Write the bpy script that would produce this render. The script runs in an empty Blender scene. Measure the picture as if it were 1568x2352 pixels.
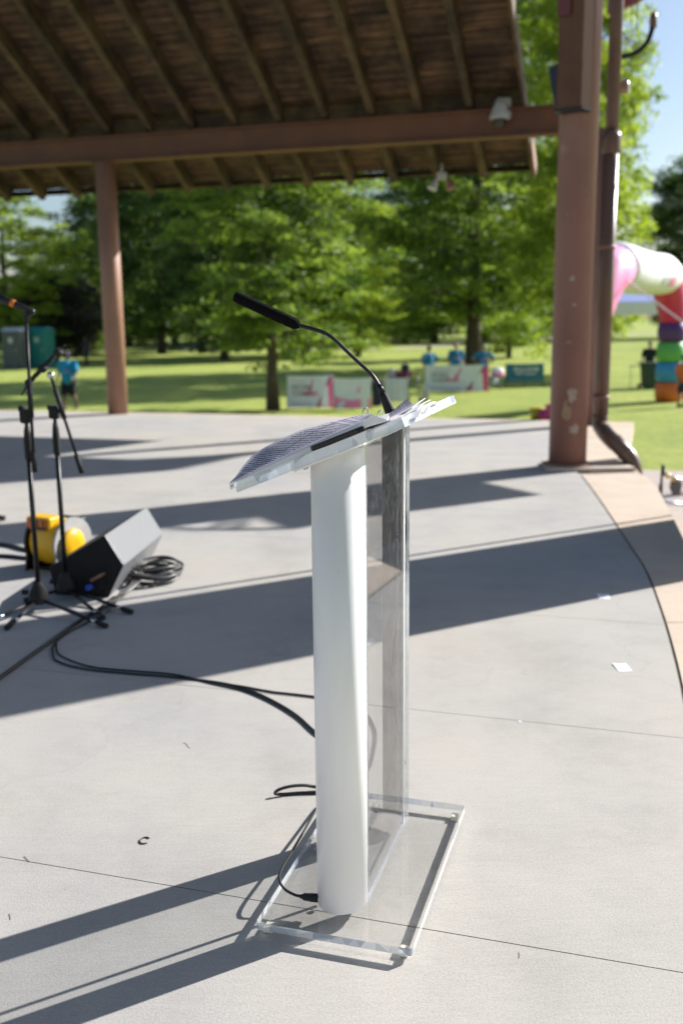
import bpy, bmesh, math, random
import numpy as np
from mathutils import Vector, Matrix

S = bpy.context.scene
COL = S.collection
RAD = math.radians

# ------------------------------------------------------------------ camera
FPX, CX, CY, CAM_H, HOR = 2287.0, 784.0, 1176.0, 1.45, 725.0     # pixel units of a 1568 x 2352 picture
PITCH = math.atan((CY - HOR) / FPX)
ROLL = RAD(0.6)
FW = Vector((0, math.cos(PITCH), -math.sin(PITCH)))
R0 = Vector((1, 0, 0))
U0 = Vector((0, math.sin(PITCH), math.cos(PITCH)))
CU = R0 * math.cos(ROLL) - U0 * math.sin(ROLL)
CV = R0 * math.sin(ROLL) + U0 * math.cos(ROLL)
O = Vector((0, 0, CAM_H))
cam = bpy.data.cameras.new('Camera')
cam.sensor_fit = 'VERTICAL'
cam.sensor_height = 36.0
cam.lens = 36.0 * FPX / 2352.0
cam.clip_start = 0.05
cam.clip_end = 2000
cam.dof.use_dof = True
cam.dof.focus_distance = 2.33
cam.dof.aperture_fstop = 2.7
camo = bpy.data.objects.new('Camera', cam)
COL.objects.link(camo)
camo.matrix_world = Matrix(((CU.x, CV.x, -FW.x, 0), (CU.y, CV.y, -FW.y, 0), (CU.z, CV.z, -FW.z, CAM_H), (0, 0, 0, 1)))
S.camera = camo

# ------------------------------------------------------------------ sky, sun, exposure
SUN_EL = RAD(30.5)
SUN_D = Vector((0.866, 0.500, 0.0))                 # horizontal direction towards the sun
w = bpy.data.worlds.new('World')
S.world = w
w.use_nodes = True
nt = w.node_tree
bg = nt.nodes['Background']
sky = nt.nodes.new('ShaderNodeTexSky')
sky.sky_type = 'NISHITA'
sky.sun_disc = False
sky.sun_elevation = SUN_EL
sky.sun_rotation = math.atan2(SUN_D.x, SUN_D.y)
sky.air_density = 1.0
sky.dust_density = 1.2
sky.ozone_density = 2.2
nt.links.new(sky.outputs[0], bg.inputs[0])
bg.inputs[1].default_value = 0.073
sun = bpy.data.lights.new('Sun', 'SUN')
sun.energy = 5.0
sun.angle = RAD(0.53)
sun.color = (1.0, 0.968, 0.93)
suno = bpy.data.objects.new('Sun', sun)
COL.objects.link(suno)
sd = Vector((SUN_D.x * math.cos(SUN_EL), SUN_D.y * math.cos(SUN_EL), math.sin(SUN_EL)))
suno.rotation_euler = sd.to_track_quat('Z', 'Y').to_euler()
suno.location = (20, 12, 20)
vs = S.view_settings
vs.view_transform = 'Standard'
vs.look = 'None'
vs.exposure = 0.94
vs.gamma = 1.0
vs.use_curve_mapping = False
S.cycles.use_denoising = True
S.cycles.max_bounces = 10
S.cycles.transparent_max_bounces = 24
S.cycles.transmission_bounces = 10
S.cycles.glossy_bounces = 6
S.cycles.sample_clamp_indirect = 6.0
S.cycles.blur_glossy = 0.3

# ------------------------------------------------------------------ pixel -> place
def ray(x, y):
    return FW + CU * ((x - CX) / FPX) - CV * ((y - CY) / FPX)
def G(x, y, z=0.0):
    """point of the level plane z seen at a pixel"""
    d = ray(x, y)
    return O + d * ((z - CAM_H) / d.z)
def D(x, y, dist):
    """point at the distance dist in front of the camera"""
    d = ray(x, y)
    return O + d * (dist / d.y)
def V(*a):
    return Vector(a)
Z = V(0, 0, 1)
GZ = -1.35                                           # the lawn lies below the stage

# ------------------------------------------------------------------ materials
MATS = {}
def mat(name, c1, c2=None, rough=0.6, metal=0.0, scale=8.0, detail=5.0, bump=0.0, bscale=None, spec=0.5, stretch=(1, 1, 1), coat=0.0, contrast=0.5):
    if name in MATS:
        return MATS[name]
    m = bpy.data.materials.new(name)
    m.use_nodes = True
    t = m.node_tree
    b = t.nodes['Principled BSDF']
    b.inputs['Roughness'].default_value = rough
    b.inputs['Metallic'].default_value = metal
    b.inputs['Specular IOR Level'].default_value = spec
    b.inputs['Coat Weight'].default_value = coat
    if c2 is None:
        c2 = tuple(x * 0.8 for x in c1)
    tc = t.nodes.new('ShaderNodeTexCoord')
    mp = t.nodes.new('ShaderNodeMapping')
    mp.inputs['Scale'].default_value = stretch
    t.links.new(tc.outputs['Object'], mp.inputs['Vector'])
    n = t.nodes.new('ShaderNodeTexNoise')
    n.inputs['Scale'].default_value = scale
    n.inputs['Detail'].default_value = detail
    n.inputs['Roughness'].default_value = 0.6
    t.links.new(mp.outputs[0], n.inputs['Vector'])
    r = t.nodes.new('ShaderNodeValToRGB')
    r.color_ramp.elements[0].position = 0.5 - contrast * 0.4
    r.color_ramp.elements[1].position = 0.5 + contrast * 0.4
    r.color_ramp.elements[0].color = (*c2, 1)
    r.color_ramp.elements[1].color = (*c1, 1)
    t.links.new(n.outputs['Fac'], r.inputs[0])
    t.links.new(r.outputs[0], b.inputs['Base Color'])
    if bump:
        n2 = t.nodes.new('ShaderNodeTexNoise')
        n2.inputs['Scale'].default_value = bscale or scale * 6
        n2.inputs['Detail'].default_value = 4
        t.links.new(mp.outputs[0], n2.inputs['Vector'])
        bp = t.nodes.new('ShaderNodeBump')
        bp.inputs['Strength'].default_value = bump
        bp.inputs['Distance'].default_value = 0.01
        t.links.new(n2.outputs['Fac'], bp.inputs['Height'])
        t.links.new(bp.outputs[0], b.inputs['Normal'])
    MATS[name] = m
    return m

def nodes_mat(name):
    m = bpy.data.materials.new(name)
    m.use_nodes = True
    MATS[name] = m
    return m, m.node_tree, m.node_tree.nodes['Principled BSDF']

def noise(t, vec, scale, detail=5, rough=0.6):
    n = t.nodes.new('ShaderNodeTexNoise')
    n.inputs['Scale'].default_value = scale
    n.inputs['Detail'].default_value = detail
    n.inputs['Roughness'].default_value = rough
    t.links.new(vec, n.inputs['Vector'])
    return n.outputs['Fac']
def ramp(t, fac, stops):
    r = t.nodes.new('ShaderNodeValToRGB')
    e = r.color_ramp.elements
    while len(e) < len(stops):
        e.new(0.5)
    for k, (p, c) in enumerate(stops):
        e[k].position = p
        e[k].color = (*c, 1) if len(c) == 3 else c
    t.links.new(fac, r.inputs[0])
    return r.outputs[0]
def mix(t, fac, a, b, mode='MIX'):
    m = t.nodes.new('ShaderNodeMix')
    m.data_type = 'RGBA'
    m.blend_type = mode
    for s, v in ((m.inputs[0], fac), (m.inputs[6], a), (m.inputs[7], b)):
        if hasattr(v, 'is_linked'):
            t.links.new(v, s)
        else:
            s.default_value = v
    return m.outputs[2]
def world_pos(t):
    g = t.nodes.new('ShaderNodeNewGeometry')
    return g.outputs['Position']

def concrete(name, base, warm, dark, rough=0.85):
    m, t, b = nodes_mat(name)
    p = world_pos(t)
    c = ramp(t, noise(t, p, 0.9, 7, 0.65), [(0.30, dark), (0.5, base), (0.72, warm)])
    f = ramp(t, noise(t, p, 160, 3), [(0.35, (0.80, 0.80, 0.80)), (0.62, (1.08, 1.08, 1.08))])
    c = mix(t, 0.55, c, f, 'MULTIPLY')
    st = ramp(t, noise(t, p, 3.1, 6, 0.7), [(0.60, (1, 1, 1)), (0.74, (0.86, 0.80, 0.72))])
    c = mix(t, 0.55, c, st, 'MULTIPLY')
    rust = ramp(t, noise(t, p, 7.3, 2), [(0.735, (1, 1, 1)), (0.80, (0.83, 0.66, 0.50))])
    c = mix(t, 0.6, c, rust, 'MULTIPLY')
    mp = t.nodes.new('ShaderNodeMapping')
    mp.inputs['Rotation'].default_value = (0, 0, RAD(-17))
    mp.inputs['Scale'].default_value = (1.0, 9.0, 1.0)
    t.links.new(p, mp.inputs['Vector'])
    br = ramp(t, noise(t, mp.outputs[0], 9, 4), [(0.35, (0.965, 0.965, 0.965)), (0.7, (1.025, 1.025, 1.025))])
    c = mix(t, 1.0, c, br, 'MULTIPLY')
    big = ramp(t, noise(t, p, 0.33, 3, 0.5), [(0.35, (0.94, 0.955, 0.975)), (0.65, (1.05, 1.01, 0.94))])
    c = mix(t, 1.0, c, big, 'MULTIPLY')
    blot = ramp(t, noise(t, p, 1.9, 8, 0.75), [(0.36, (0.88, 0.88, 0.88)), (0.50, (1, 1, 1)), (0.72, (1.07, 1.06, 1.05))])
    c = mix(t, 0.75, c, blot, 'MULTIPLY')
    spk = ramp(t, noise(t, p, 46, 3, 0.6), [(0.22, (0.55, 0.53, 0.50)), (0.30, (1, 1, 1))])
    c = mix(t, 0.4, c, spk, 'MULTIPLY')
    pale = ramp(t, noise(t, p, 15, 4, 0.65), [(0.70, (1, 1, 1)), (0.78, (1.10, 1.10, 1.10))])
    c = mix(t, 0.8, c, pale, 'MULTIPLY')
    wv = t.nodes.new('ShaderNodeVectorMath')
    wv.operation = 'ADD'
    nz = t.nodes.new('ShaderNodeTexNoise')
    nz.inputs['Scale'].default_value = 1.3
    nz.inputs['Detail'].default_value = 6
    t.links.new(p, nz.inputs['Vector'])
    t.links.new(p, wv.inputs[0])
    t.links.new(nz.outputs['Color'], wv.inputs[1])
    vo = t.nodes.new('ShaderNodeTexVoronoi')
    vo.feature = 'DISTANCE_TO_EDGE'
    vo.inputs['Scale'].default_value = 0.42
    t.links.new(wv.outputs[0], vo.inputs['Vector'])
    ck = ramp(t, vo.outputs['Distance'], [(0.0, (0.70, 0.68, 0.66)), (0.0028, (1, 1, 1))])
    c = mix(t, 0.22, c, ck, 'MULTIPLY')
    t.links.new(c, b.inputs['Base Color'])
    b.inputs['Roughness'].default_value = rough
    b.inputs['Specular IOR Level'].default_value = 0.25
    bp = t.nodes.new('ShaderNodeBump')
    bp.inputs['Strength'].default_value = 0.42
    bp.inputs['Distance'].default_value = 0.0020
    h1 = noise(t, p, 210, 3)
    t.links.new(h1, bp.inputs['Height'])
    t.links.new(bp.outputs[0], b.inputs['Normal'])
    return m

M_conc = concrete('stage_concrete', (0.41, 0.396, 0.376), (0.445, 0.416, 0.374), (0.36, 0.352, 0.340))
M_tan = concrete('tan_concrete', (0.56, 0.465, 0.375), (0.60, 0.50, 0.405), (0.49, 0.40, 0.32))
M_pave = concrete('pavement_concrete', (0.43, 0.37, 0.33), (0.47, 0.40, 0.35), (0.36, 0.32, 0.29))
M_path = concrete('path_concrete', (0.45, 0.37, 0.33), (0.5, 0.42, 0.36), (0.38, 0.32, 0.29))
M_joint = mat('joint_filler', (0.13, 0.12, 0.10), (0.06, 0.058, 0.05), rough=0.95, scale=60)

# lawn
M_grass, t, b = nodes_mat('lawn_grass')
p = world_pos(t)
c = ramp(t, noise(t, p, 0.22, 6, 0.7), [(0.32, (0.180, 0.235, 0.036)), (0.5, (0.265, 0.305, 0.052)), (0.7, (0.355, 0.370, 0.088))])
f = ramp(t, noise(t, p, 7, 6, 0.7), [(0.32, (0.50, 0.58, 0.45)), (0.68, (1.28, 1.24, 1.12))])
c = mix(t, 0.85, c, f, 'MULTIPLY')
f = ramp(t, noise(t, p, 0.75, 4, 0.6), [(0.58, (1, 1, 1)), (0.72, (1.25, 1.05, 0.95))])
c = mix(t, 0.8, c, f, 'MULTIPLY')
t.links.new(c, b.inputs['Base Color'])
b.inputs['Roughness'].default_value = 0.8
b.inputs['Specular IOR Level'].default_value = 0.2
b.inputs['Sheen Weight'].default_value = 0.25
b.inputs['Sheen Tint'].default_value = (0.75, 0.9, 0.35, 1)
bp = t.nodes.new('ShaderNodeBump')
bp.inputs['Strength'].default_value = 0.7
bp.inputs['Distance'].default_value = 0.05
t.links.new(noise(t, p, 26, 5), bp.inputs['Height'])
t.links.new(bp.outputs[0], b.inputs['Normal'])

def leaf_mat(name, lo, hi, trans):
    m, t, b = nodes_mat(name)
    at = t.nodes.new('ShaderNodeAttribute')
    at.attribute_name = 'tint'
    c = ramp(t, at.outputs['Fac'], [(0.0, lo), (1.0, hi)])
    b.inputs['Roughness'].default_value = 0.55
    b.inputs['Specular IOR Level'].default_value = 0.35
    t.links.new(c, b.inputs['Base Color'])
    tr = t.nodes.new('ShaderNodeBsdfTranslucent')
    tcx = mix(t, 1.0, c, (*trans, 1), 'MULTIPLY')
    t.links.new(tcx, tr.inputs[0])
    ms = t.nodes.new('ShaderNodeMixShader')
    ms.inputs[0].default_value = 0.45
    t.links.new(b.outputs[0], ms.inputs[1])
    t.links.new(tr.outputs[0], ms.inputs[2])
    t.links.new(ms.outputs[0], t.nodes['Material Output'].inputs['Surface'])
    return m
M_leafA = leaf_mat('leaf_fresh', (0.045, 0.090, 0.022), (0.245, 0.322, 0.082), (1.7, 1.8, 0.65))
M_leafB = leaf_mat('leaf_bright', (0.125, 0.185, 0.026), (0.350, 0.410, 0.075), (1.7, 1.8, 0.55))
M_leafC = leaf_mat('leaf_deep', (0.022, 0.050, 0.020), (0.145, 0.205, 0.062), (1.5, 1.7, 0.8))
M_leafD = leaf_mat('leaf_grey_purple', (0.035, 0.042, 0.033), (0.085, 0.080, 0.075), (1.2, 1.2, 0.9))
M_bark = mat('bark', (0.115, 0.090, 0.068), (0.045, 0.036, 0.028), rough=0.95, scale=5, stretch=(4, 4, 0.7), bump=0.8, bscale=16)

M_black = mat('black_steel', (0.016, 0.016, 0.018), (0.010, 0.010, 0.011), rough=0.38, metal=0.3, scale=30)
M_rubber = mat('black_rubber', (0.014, 0.014, 0.014), (0.008, 0.008, 0.008), rough=0.75, scale=40, bump=0.1)
M_foam = mat('black_foam', (0.012, 0.012, 0.013), (0.005, 0.005, 0.005), rough=1.0, scale=300, bump=0.7, bscale=900, spec=0.1)
M_chrome = mat('chrome', (0.75, 0.76, 0.78), (0.62, 0.63, 0.65), rough=0.14, metal=1.0, scale=40)
M_whitecol = mat('white_powder_coat', (0.87, 0.875, 0.88), (0.845, 0.85, 0.86), rough=0.36, scale=3.0, stretch=(1, 1, 0.35), bump=0.03, bscale=300, coat=0.05)
M_colin = mat('bare_aluminium', (0.23, 0.225, 0.22), (0.215, 0.21, 0.205), rough=0.45, metal=0.3, scale=3, stretch=(30, 30, 0.02))
M_brown = mat('brown_steel_paint', (0.265, 0.135, 0.108), (0.190, 0.095, 0.080), rough=0.55, scale=2.2, stretch=(1, 1, 0.5), bump=0.06, bscale=60)
M_beam = mat('rusty_beam_paint', (0.150, 0.054, 0.018), (0.098, 0.036, 0.014), rough=0.6, scale=2.5, bump=0.08, bscale=40)
M_post = mat('salmon_post_paint', (0.34, 0.185, 0.120), (0.235, 0.122, 0.080), rough=0.55, scale=3.0, stretch=(1, 1, 0.35), bump=0.05, bscale=50)
M_spout = mat('dark_brown_gutter', (0.150, 0.090, 0.066), (0.110, 0.066, 0.050), rough=0.33, scale=3)
M_red = mat('red_steel_paint', (0.26, 0.035, 0.045), (0.20, 0.028, 0.036), rough=0.45, scale=3)
M_grey = mat('grey_plastic', (0.42, 0.42, 0.41), (0.36, 0.36, 0.35), rough=0.5, scale=10)
M_glassdark = mat('smoked_dome', (0.03, 0.03, 0.03), rough=0.08, scale=5)
M_white = mat('white_vinyl', (0.80, 0.80, 0.79), (0.74, 0.74, 0.74), rough=0.5, scale=4)
M_paper = mat('white_paper', (0.82, 0.82, 0.83), (0.78, 0.78, 0.79), rough=0.85, scale=15)
M_cable = mat('cable_jacket', (0.013, 0.015, 0.015), (0.008, 0.009, 0.009), rough=0.45, scale=60)
M_cableg = mat('grey_cable_jacket', (0.10, 0.10, 0.10), (0.05, 0.05, 0.05), rough=0.35, scale=60)
M_yellow = mat('yellow_plastic', (0.80, 0.46, 0.012), (0.72, 0.40, 0.010), rough=0.35, scale=6)
M_orange = mat('orange_plastic', (0.62, 0.15, 0.015), (0.5, 0.11, 0.012), rough=0.4, scale=8)
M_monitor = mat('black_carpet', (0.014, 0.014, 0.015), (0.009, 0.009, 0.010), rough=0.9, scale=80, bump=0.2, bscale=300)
M_monlit = mat('sunlit_speckled_grey', (0.21, 0.215, 0.225), (0.14, 0.145, 0.155), rough=0.34, scale=90, bump=0.15, bscale=260, contrast=0.7)  # sunlight painted into the paler grey of the cabinet's right faces
M_skin = mat('skin', (0.36, 0.19, 0.13), (0.31, 0.16, 0.11), rough=0.55, scale=12)
M_skin2 = mat('skin_dark', (0.16, 0.085, 0.055), (0.13, 0.07, 0.045), rough=0.5, scale=12)
M_shirt = mat('turquoise_jersey', (0.008, 0.29, 0.50), (0.006, 0.25, 0.44), rough=0.8, scale=7, bump=0.2, bscale=20)
M_shirt2 = mat('teal_jersey', (0.012, 0.16, 0.27), (0.010, 0.13, 0.23), rough=0.8, scale=7, bump=0.2, bscale=20)
M_navy = mat('navy_cloth', (0.022, 0.028, 0.060), (0.014, 0.018, 0.040), rough=0.85, scale=9)
M_shorts = mat('black_cloth', (0.014, 0.014, 0.018), (0.009, 0.009, 0.012), rough=0.85, scale=9)
M_purple = mat('purple_cloth', (0.115, 0.095, 0.30), (0.09, 0.075, 0.24), rough=0.8, scale=9)
M_hair = mat('dark_hair', (0.018, 0.013, 0.010), (0.010, 0.008, 0.006), rough=0.6, scale=40, stretch=(1, 1, 0.2))
M_pink = mat('pink_print', (0.72, 0.07, 0.27), (0.66, 0.06, 0.24), rough=0.55, scale=5)
M_pinklt = mat('light_pink_nylon', (0.85, 0.25, 0.50), (0.80, 0.22, 0.46), rough=0.5, scale=3)
M_mag = mat('magenta_nylon', (0.62, 0.025, 0.16), (0.56, 0.022, 0.14), rough=0.45, scale=3)
M_vio = mat('violet_nylon', (0.085, 0.030, 0.19), (0.075, 0.026, 0.17), rough=0.45, scale=3)
M_grn = mat('green_nylon', (0.11, 0.42, 0.10), (0.10, 0.38, 0.09), rough=0.45, scale=3)
M_blu = mat('blue_nylon', (0.035, 0.27, 0.60), (0.03, 0.24, 0.54), rough=0.45, scale=3)
M_org = mat('orange_nylon', (0.62, 0.15, 0.022), (0.56, 0.13, 0.02), rough=0.45, scale=3)
M_nylonw = mat('white_nylon', (0.80, 0.81, 0.86), (0.75, 0.76, 0.82), rough=0.5, scale=3)
M_banw = mat('cool_white_vinyl', (0.70, 0.74, 0.86), (0.65, 0.69, 0.82), rough=0.5, scale=4)
M_teal = mat('teal_vinyl', (0.006, 0.15, 0.22), (0.005, 0.13, 0.195), rough=0.5, scale=4)
M_dgrey = mat('dark_grey_print', (0.11, 0.11, 0.12), (0.09, 0.09, 0.10), rough=0.6, scale=5)
M_lgrey = mat('pale_grey_print', (0.52, 0.54, 0.57), (0.49, 0.51, 0.54), rough=0.6, scale=5)
M_toilet = mat('grey_polyethylene', (0.085, 0.095, 0.10), (0.07, 0.08, 0.085), rough=0.5, scale=4)
M_tealpl = mat('teal_polyethylene', (0.004, 0.20, 0.20), (0.004, 0.17, 0.17), rough=0.45, scale=4)
M_roofpl = mat('pale_blue_polyethylene', (0.42, 0.47, 0.58), (0.36, 0.41, 0.52), rough=0.5, scale=4)
M_bin = mat('dark_green_plastic', (0.012, 0.045, 0.035), (0.010, 0.038, 0.030), rough=0.5, scale=5)
M_peri = mat('periwinkle_canvas', (0.27, 0.33, 0.62), (0.24, 0.30, 0.56), rough=0.7, scale=4)
M_blackx = mat('black_plate', (0.006, 0.006, 0.007), (0.004, 0.004, 0.004), rough=0.35, scale=20)
M_screw = mat('screw_steel', (0.5, 0.49, 0.47), (0.4, 0.39, 0.38), rough=0.3, metal=0.9, scale=60)
M_foot = mat('cream_rubber', (0.72, 0.69, 0.58), (0.66, 0.63, 0.52), rough=0.6, scale=30)
M_twig = mat('dry_twig', (0.09, 0.09, 0.05), (0.06, 0.06, 0.03), rough=0.9, scale=60)
M_blade = mat('grass_clipping', (0.07, 0.16, 0.03), (0.05, 0.12, 0.02), rough=0.7, scale=60)

# timber
def timber(name, a, b_, c_, rough=0.8):
    m, t, b = nodes_mat(name)
    tc = t.nodes.new('ShaderNodeTexCoord')
    oi = t.nodes.new('ShaderNodeObjectInfo')
    mp = t.nodes.new('ShaderNodeMapping')
    mp.inputs['Scale'].default_value = (0.7, 9, 9)
    t.links.new(tc.outputs['UV'], mp.inputs['Vector'])
    ad = t.nodes.new('ShaderNodeVectorMath')
    ad.operation = 'ADD'
    cmb = t.nodes.new('ShaderNodeCombineXYZ')
    mm = t.nodes.new('ShaderNodeMath')
    mm.operation = 'MULTIPLY'
    mm.inputs[1].default_value = 37.0
    t.links.new(oi.outputs['Random'], mm.inputs[0])
    for k in range(3):
        t.links.new(mm.outputs[0], cmb.inputs[k])
    t.links.new(mp.outputs[0], ad.inputs[0])
    t.links.new(cmb.outputs[0], ad.inputs[1])
    g = noise(t, ad.outputs[0], 2.2, 6, 0.65)
    col = ramp(t, g, [(0.3, a), (0.52, b_), (0.74, c_)])
    pw = world_pos(t)
    st = ramp(t, noise(t, pw, 1.7, 5, 0.7), [(0.40, (0.22, 0.20, 0.19)), (0.60, (1.15, 1.10, 1.0))])
    col = mix(t, 0.85, col, st, 'MULTIPLY')
    t.links.new(col, b.inputs['Base Color'])
    b.inputs['Roughness'].default_value = rough
    bp = t.nodes.new('ShaderNodeBump')
    bp.inputs['Strength'].default_value = 0.4
    bp.inputs['Distance'].default_value = 0.01
    t.links.new(g, bp.inputs['Height'])
    t.links.new(bp.outputs[0], b.inputs['Normal'])
    return m
M_plank = timber('roof_plank', (0.034, 0.019, 0.011), (0.098, 0.055, 0.028), (0.215, 0.132, 0.070))
M_rafter = timber('rafter_timber', (0.046, 0.029, 0.013), (0.084, 0.054, 0.023), (0.128, 0.084, 0.037))
M_shingle = mat('shingle', (0.07, 0.06, 0.055), (0.04, 0.035, 0.03), rough=0.95, scale=14, bump=0.5)

# clear acrylic: thin-walled for sheets, edges with refracted light painted in, solid glass for the thick top
def acrylic_sheet(name, tint, rough=0.0, ior=1.49, haze=0.0):
    m, t, b = nodes_mat(name)
    t.nodes.remove(b)
    tr = t.nodes.new('ShaderNodeBsdfTransparent')
    tr.inputs[0].default_value = (*tint, 1)
    gl = t.nodes.new('ShaderNodeBsdfGlossy')
    gl.inputs['Roughness'].default_value = rough
    lw = t.nodes.new('ShaderNodeLayerWeight')
    lw.inputs['Blend'].default_value = 0.5
    pw_ = t.nodes.new('ShaderNodeMath')
    pw_.operation = 'POWER'
    pw_.inputs[1].default_value = 5.0
    t.links.new(lw.outputs['Facing'], pw_.inputs[0])
    f0 = ((ior - 1) / (ior + 1)) ** 2
    ma = t.nodes.new('ShaderNodeMath')
    ma.operation = 'MULTIPLY_ADD'
    ma.inputs[1].default_value = 1 - f0
    ma.inputs[2].default_value = f0
    t.links.new(pw_.outputs[0], ma.inputs[0])
    ms = t.nodes.new('ShaderNodeMixShader')
    t.links.new(ma.outputs[0], ms.inputs[0])
    t.links.new(tr.outputs[0], ms.inputs[1])
    t.links.new(gl.outputs[0], ms.inputs[2])
    out = ms.outputs[0]
    if haze:
        df = t.nodes.new('ShaderNodeBsdfDiffuse')
        df.inputs[0].default_value = (0.8, 0.82, 0.84, 1)
        tc = t.nodes.new('ShaderNodeTexCoord')
        rr = ramp(t, noise(t, tc.outputs['Object'], 34, 6, 0.7), [(0.45, (0, 0, 0)), (0.8, (haze, haze, haze))])
        m2 = t.nodes.new('ShaderNodeMixShader')
        t.links.new(rr, m2.inputs[0])
        t.links.new(out, m2.inputs[1])
        t.links.new(df.outputs[0], m2.inputs[2])
        out = m2.outputs[0]
    t.links.new(out, t.nodes['Material Output'].inputs['Surface'])
    return m
M_acr = acrylic_sheet('clear_acrylic', (0.985, 0.988, 0.99), 0.0, 1.49, 0.06)
M_acrp = acrylic_sheet('clear_acrylic_panel', (0.90, 0.905, 0.905), 0.0, 1.60, 0.05)
M_edge, t, b = nodes_mat('acrylic_edge')
b.inputs['Base Color'].default_value = (0.88, 0.93, 0.97, 1)
b.inputs['Roughness'].default_value = 0.18
b.inputs['Transmission Weight'].default_value = 0.55
b.inputs['IOR'].default_value = 1.49
tc = t.nodes.new('ShaderNodeTexCoord')
t.links.new(ramp(t, noise(t, tc.outputs['Object'], 22, 4), [(0.3, (0.62, 0.70, 0.78)), (0.7, (0.95, 0.97, 0.98))]), b.inputs['Base Color'])
M_edge2, t, b = nodes_mat('acrylic_glint_edge')
b.inputs['Roughness'].default_value = 0.10
b.inputs['Transmission Weight'].default_value = 0.45
b.inputs['IOR'].default_value = 1.49
tc = t.nodes.new('ShaderNodeTexCoord')
vo = t.nodes.new('ShaderNodeTexVoronoi')
vo.inputs['Scale'].default_value = 34
mp = t.nodes.new('ShaderNodeMapping')
mp.inputs['Rotation'].default_value = (0, RAD(22), RAD(17))
mp.inputs['Scale'].default_value = (1.0, 0.25, 0.45)
t.links.new(tc.outputs['Object'], mp.inputs['Vector'])
t.links.new(mp.outputs[0], vo.inputs['Vector'])
sx_ = t.nodes.new('ShaderNodeSeparateColor')
t.links.new(vo.outputs['Color'], sx_.inputs[0])
t.links.new(ramp(t, sx_.outputs[0], [(0.10, (0.40, 0.47, 0.58)), (0.35, (0.80, 0.86, 0.93)), (0.62, (0.97, 0.98, 1.0)), (0.95, (0.62, 0.72, 0.86))]), b.inputs['Base Color'])  # pale and blue cells paint refracted light into the edge colour
M_solid, t, b = nodes_mat('solid_acrylic')
b.inputs['Base Color'].default_value = (0.97, 0.98, 0.985, 1)
b.inputs['Roughness'].default_value = 0.0
b.inputs['Transmission Weight'].default_value = 1.0
b.inputs['IOR'].default_value = 1.49
tc = t.nodes.new('ShaderNodeTexCoord')
t.links.new(ramp(t, noise(t, tc.outputs['Object'], 40, 4), [(0.4, (0.0, 0.0, 0.0)), (0.9, (0.06, 0.06, 0.06))]), b.inputs['Roughness'])

# printed sheet: lines of small print
def print_mat(name, paper, ink, rows, cover=0.62):
    m, t, b = nodes_mat(name)
    tc = t.nodes.new('ShaderNodeTexCoord')
    sp = t.nodes.new('ShaderNodeSeparateXYZ')
    t.links.new(tc.outputs['UV'], sp.inputs[0])
    def math_(op, a, b2):
        n = t.nodes.new('ShaderNodeMath')
        n.operation = op
        for k, v in enumerate((a, b2)):
            if hasattr(v, 'is_linked'):
                t.links.new(v, n.inputs[k])
            else:
                n.inputs[k].default_value = v
        return n.outputs[0]
    rowv = math_('MULTIPLY', sp.outputs[1], rows)
    fr = math_('FRACT', rowv, 0)
    line = math_('LESS_THAN', fr, 0.42)
    fl = math_('FLOOR', rowv, 0)
    cmb = t.nodes.new('ShaderNodeCombineXYZ')
    t.links.new(math_('MULTIPLY', sp.outputs[0], 42), cmb.inputs[0])
    t.links.new(math_('MULTIPLY', fl, 7.31), cmb.inputs[1])
    wn = noise(t, cmb.outputs[0], 1.0, 2, 0.7)
    word = math_('GREATER_THAN', wn, 1 - cover)
    cmb2 = t.nodes.new('ShaderNodeCombineXYZ')
    t.links.new(math_('MULTIPLY', fl, 3.7), cmb2.inputs[0])
    para = math_('GREATER_THAN', noise(t, cmb2.outputs[0], 1.0, 0), 0.34)
    mx = math_('MULTIPLY', math_('GREATER_THAN', sp.outputs[0], 0.10), math_('LESS_THAN', sp.outputs[0], 0.88))
    k = math_('MULTIPLY', math_('MULTIPLY', line, word), math_('MULTIPLY', para, mx))
    pc = ramp(t, noise(t, tc.outputs['Object'], 12, 3), [(0.3, tuple(x * 0.95 for x in paper)), (0.7, paper)])
    t.links.new(mix(t, k, pc, (*ink, 1)), b.inputs['Base Color'])
    b.inputs['Roughness'].default_value = 0.8
    tr = t.nodes.new('ShaderNodeBsdfTranslucent')
    t.links.new(mix(t, k, pc, (*ink, 1)), tr.inputs[0])
    ms = t.nodes.new('ShaderNodeMixShader')
    ms.inputs[0].default_value = 0.36
    t.links.new(b.outputs[0], ms.inputs[1])
    t.links.new(tr.outputs[0], ms.inputs[2])
    t.links.new(ms.outputs[0], t.nodes['Material Output'].inputs['Surface'])
    return m
M_print = print_mat('printed_page', (0.80, 0.77, 0.86), (0.07, 0.06, 0.09), 50, 0.56)

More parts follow.
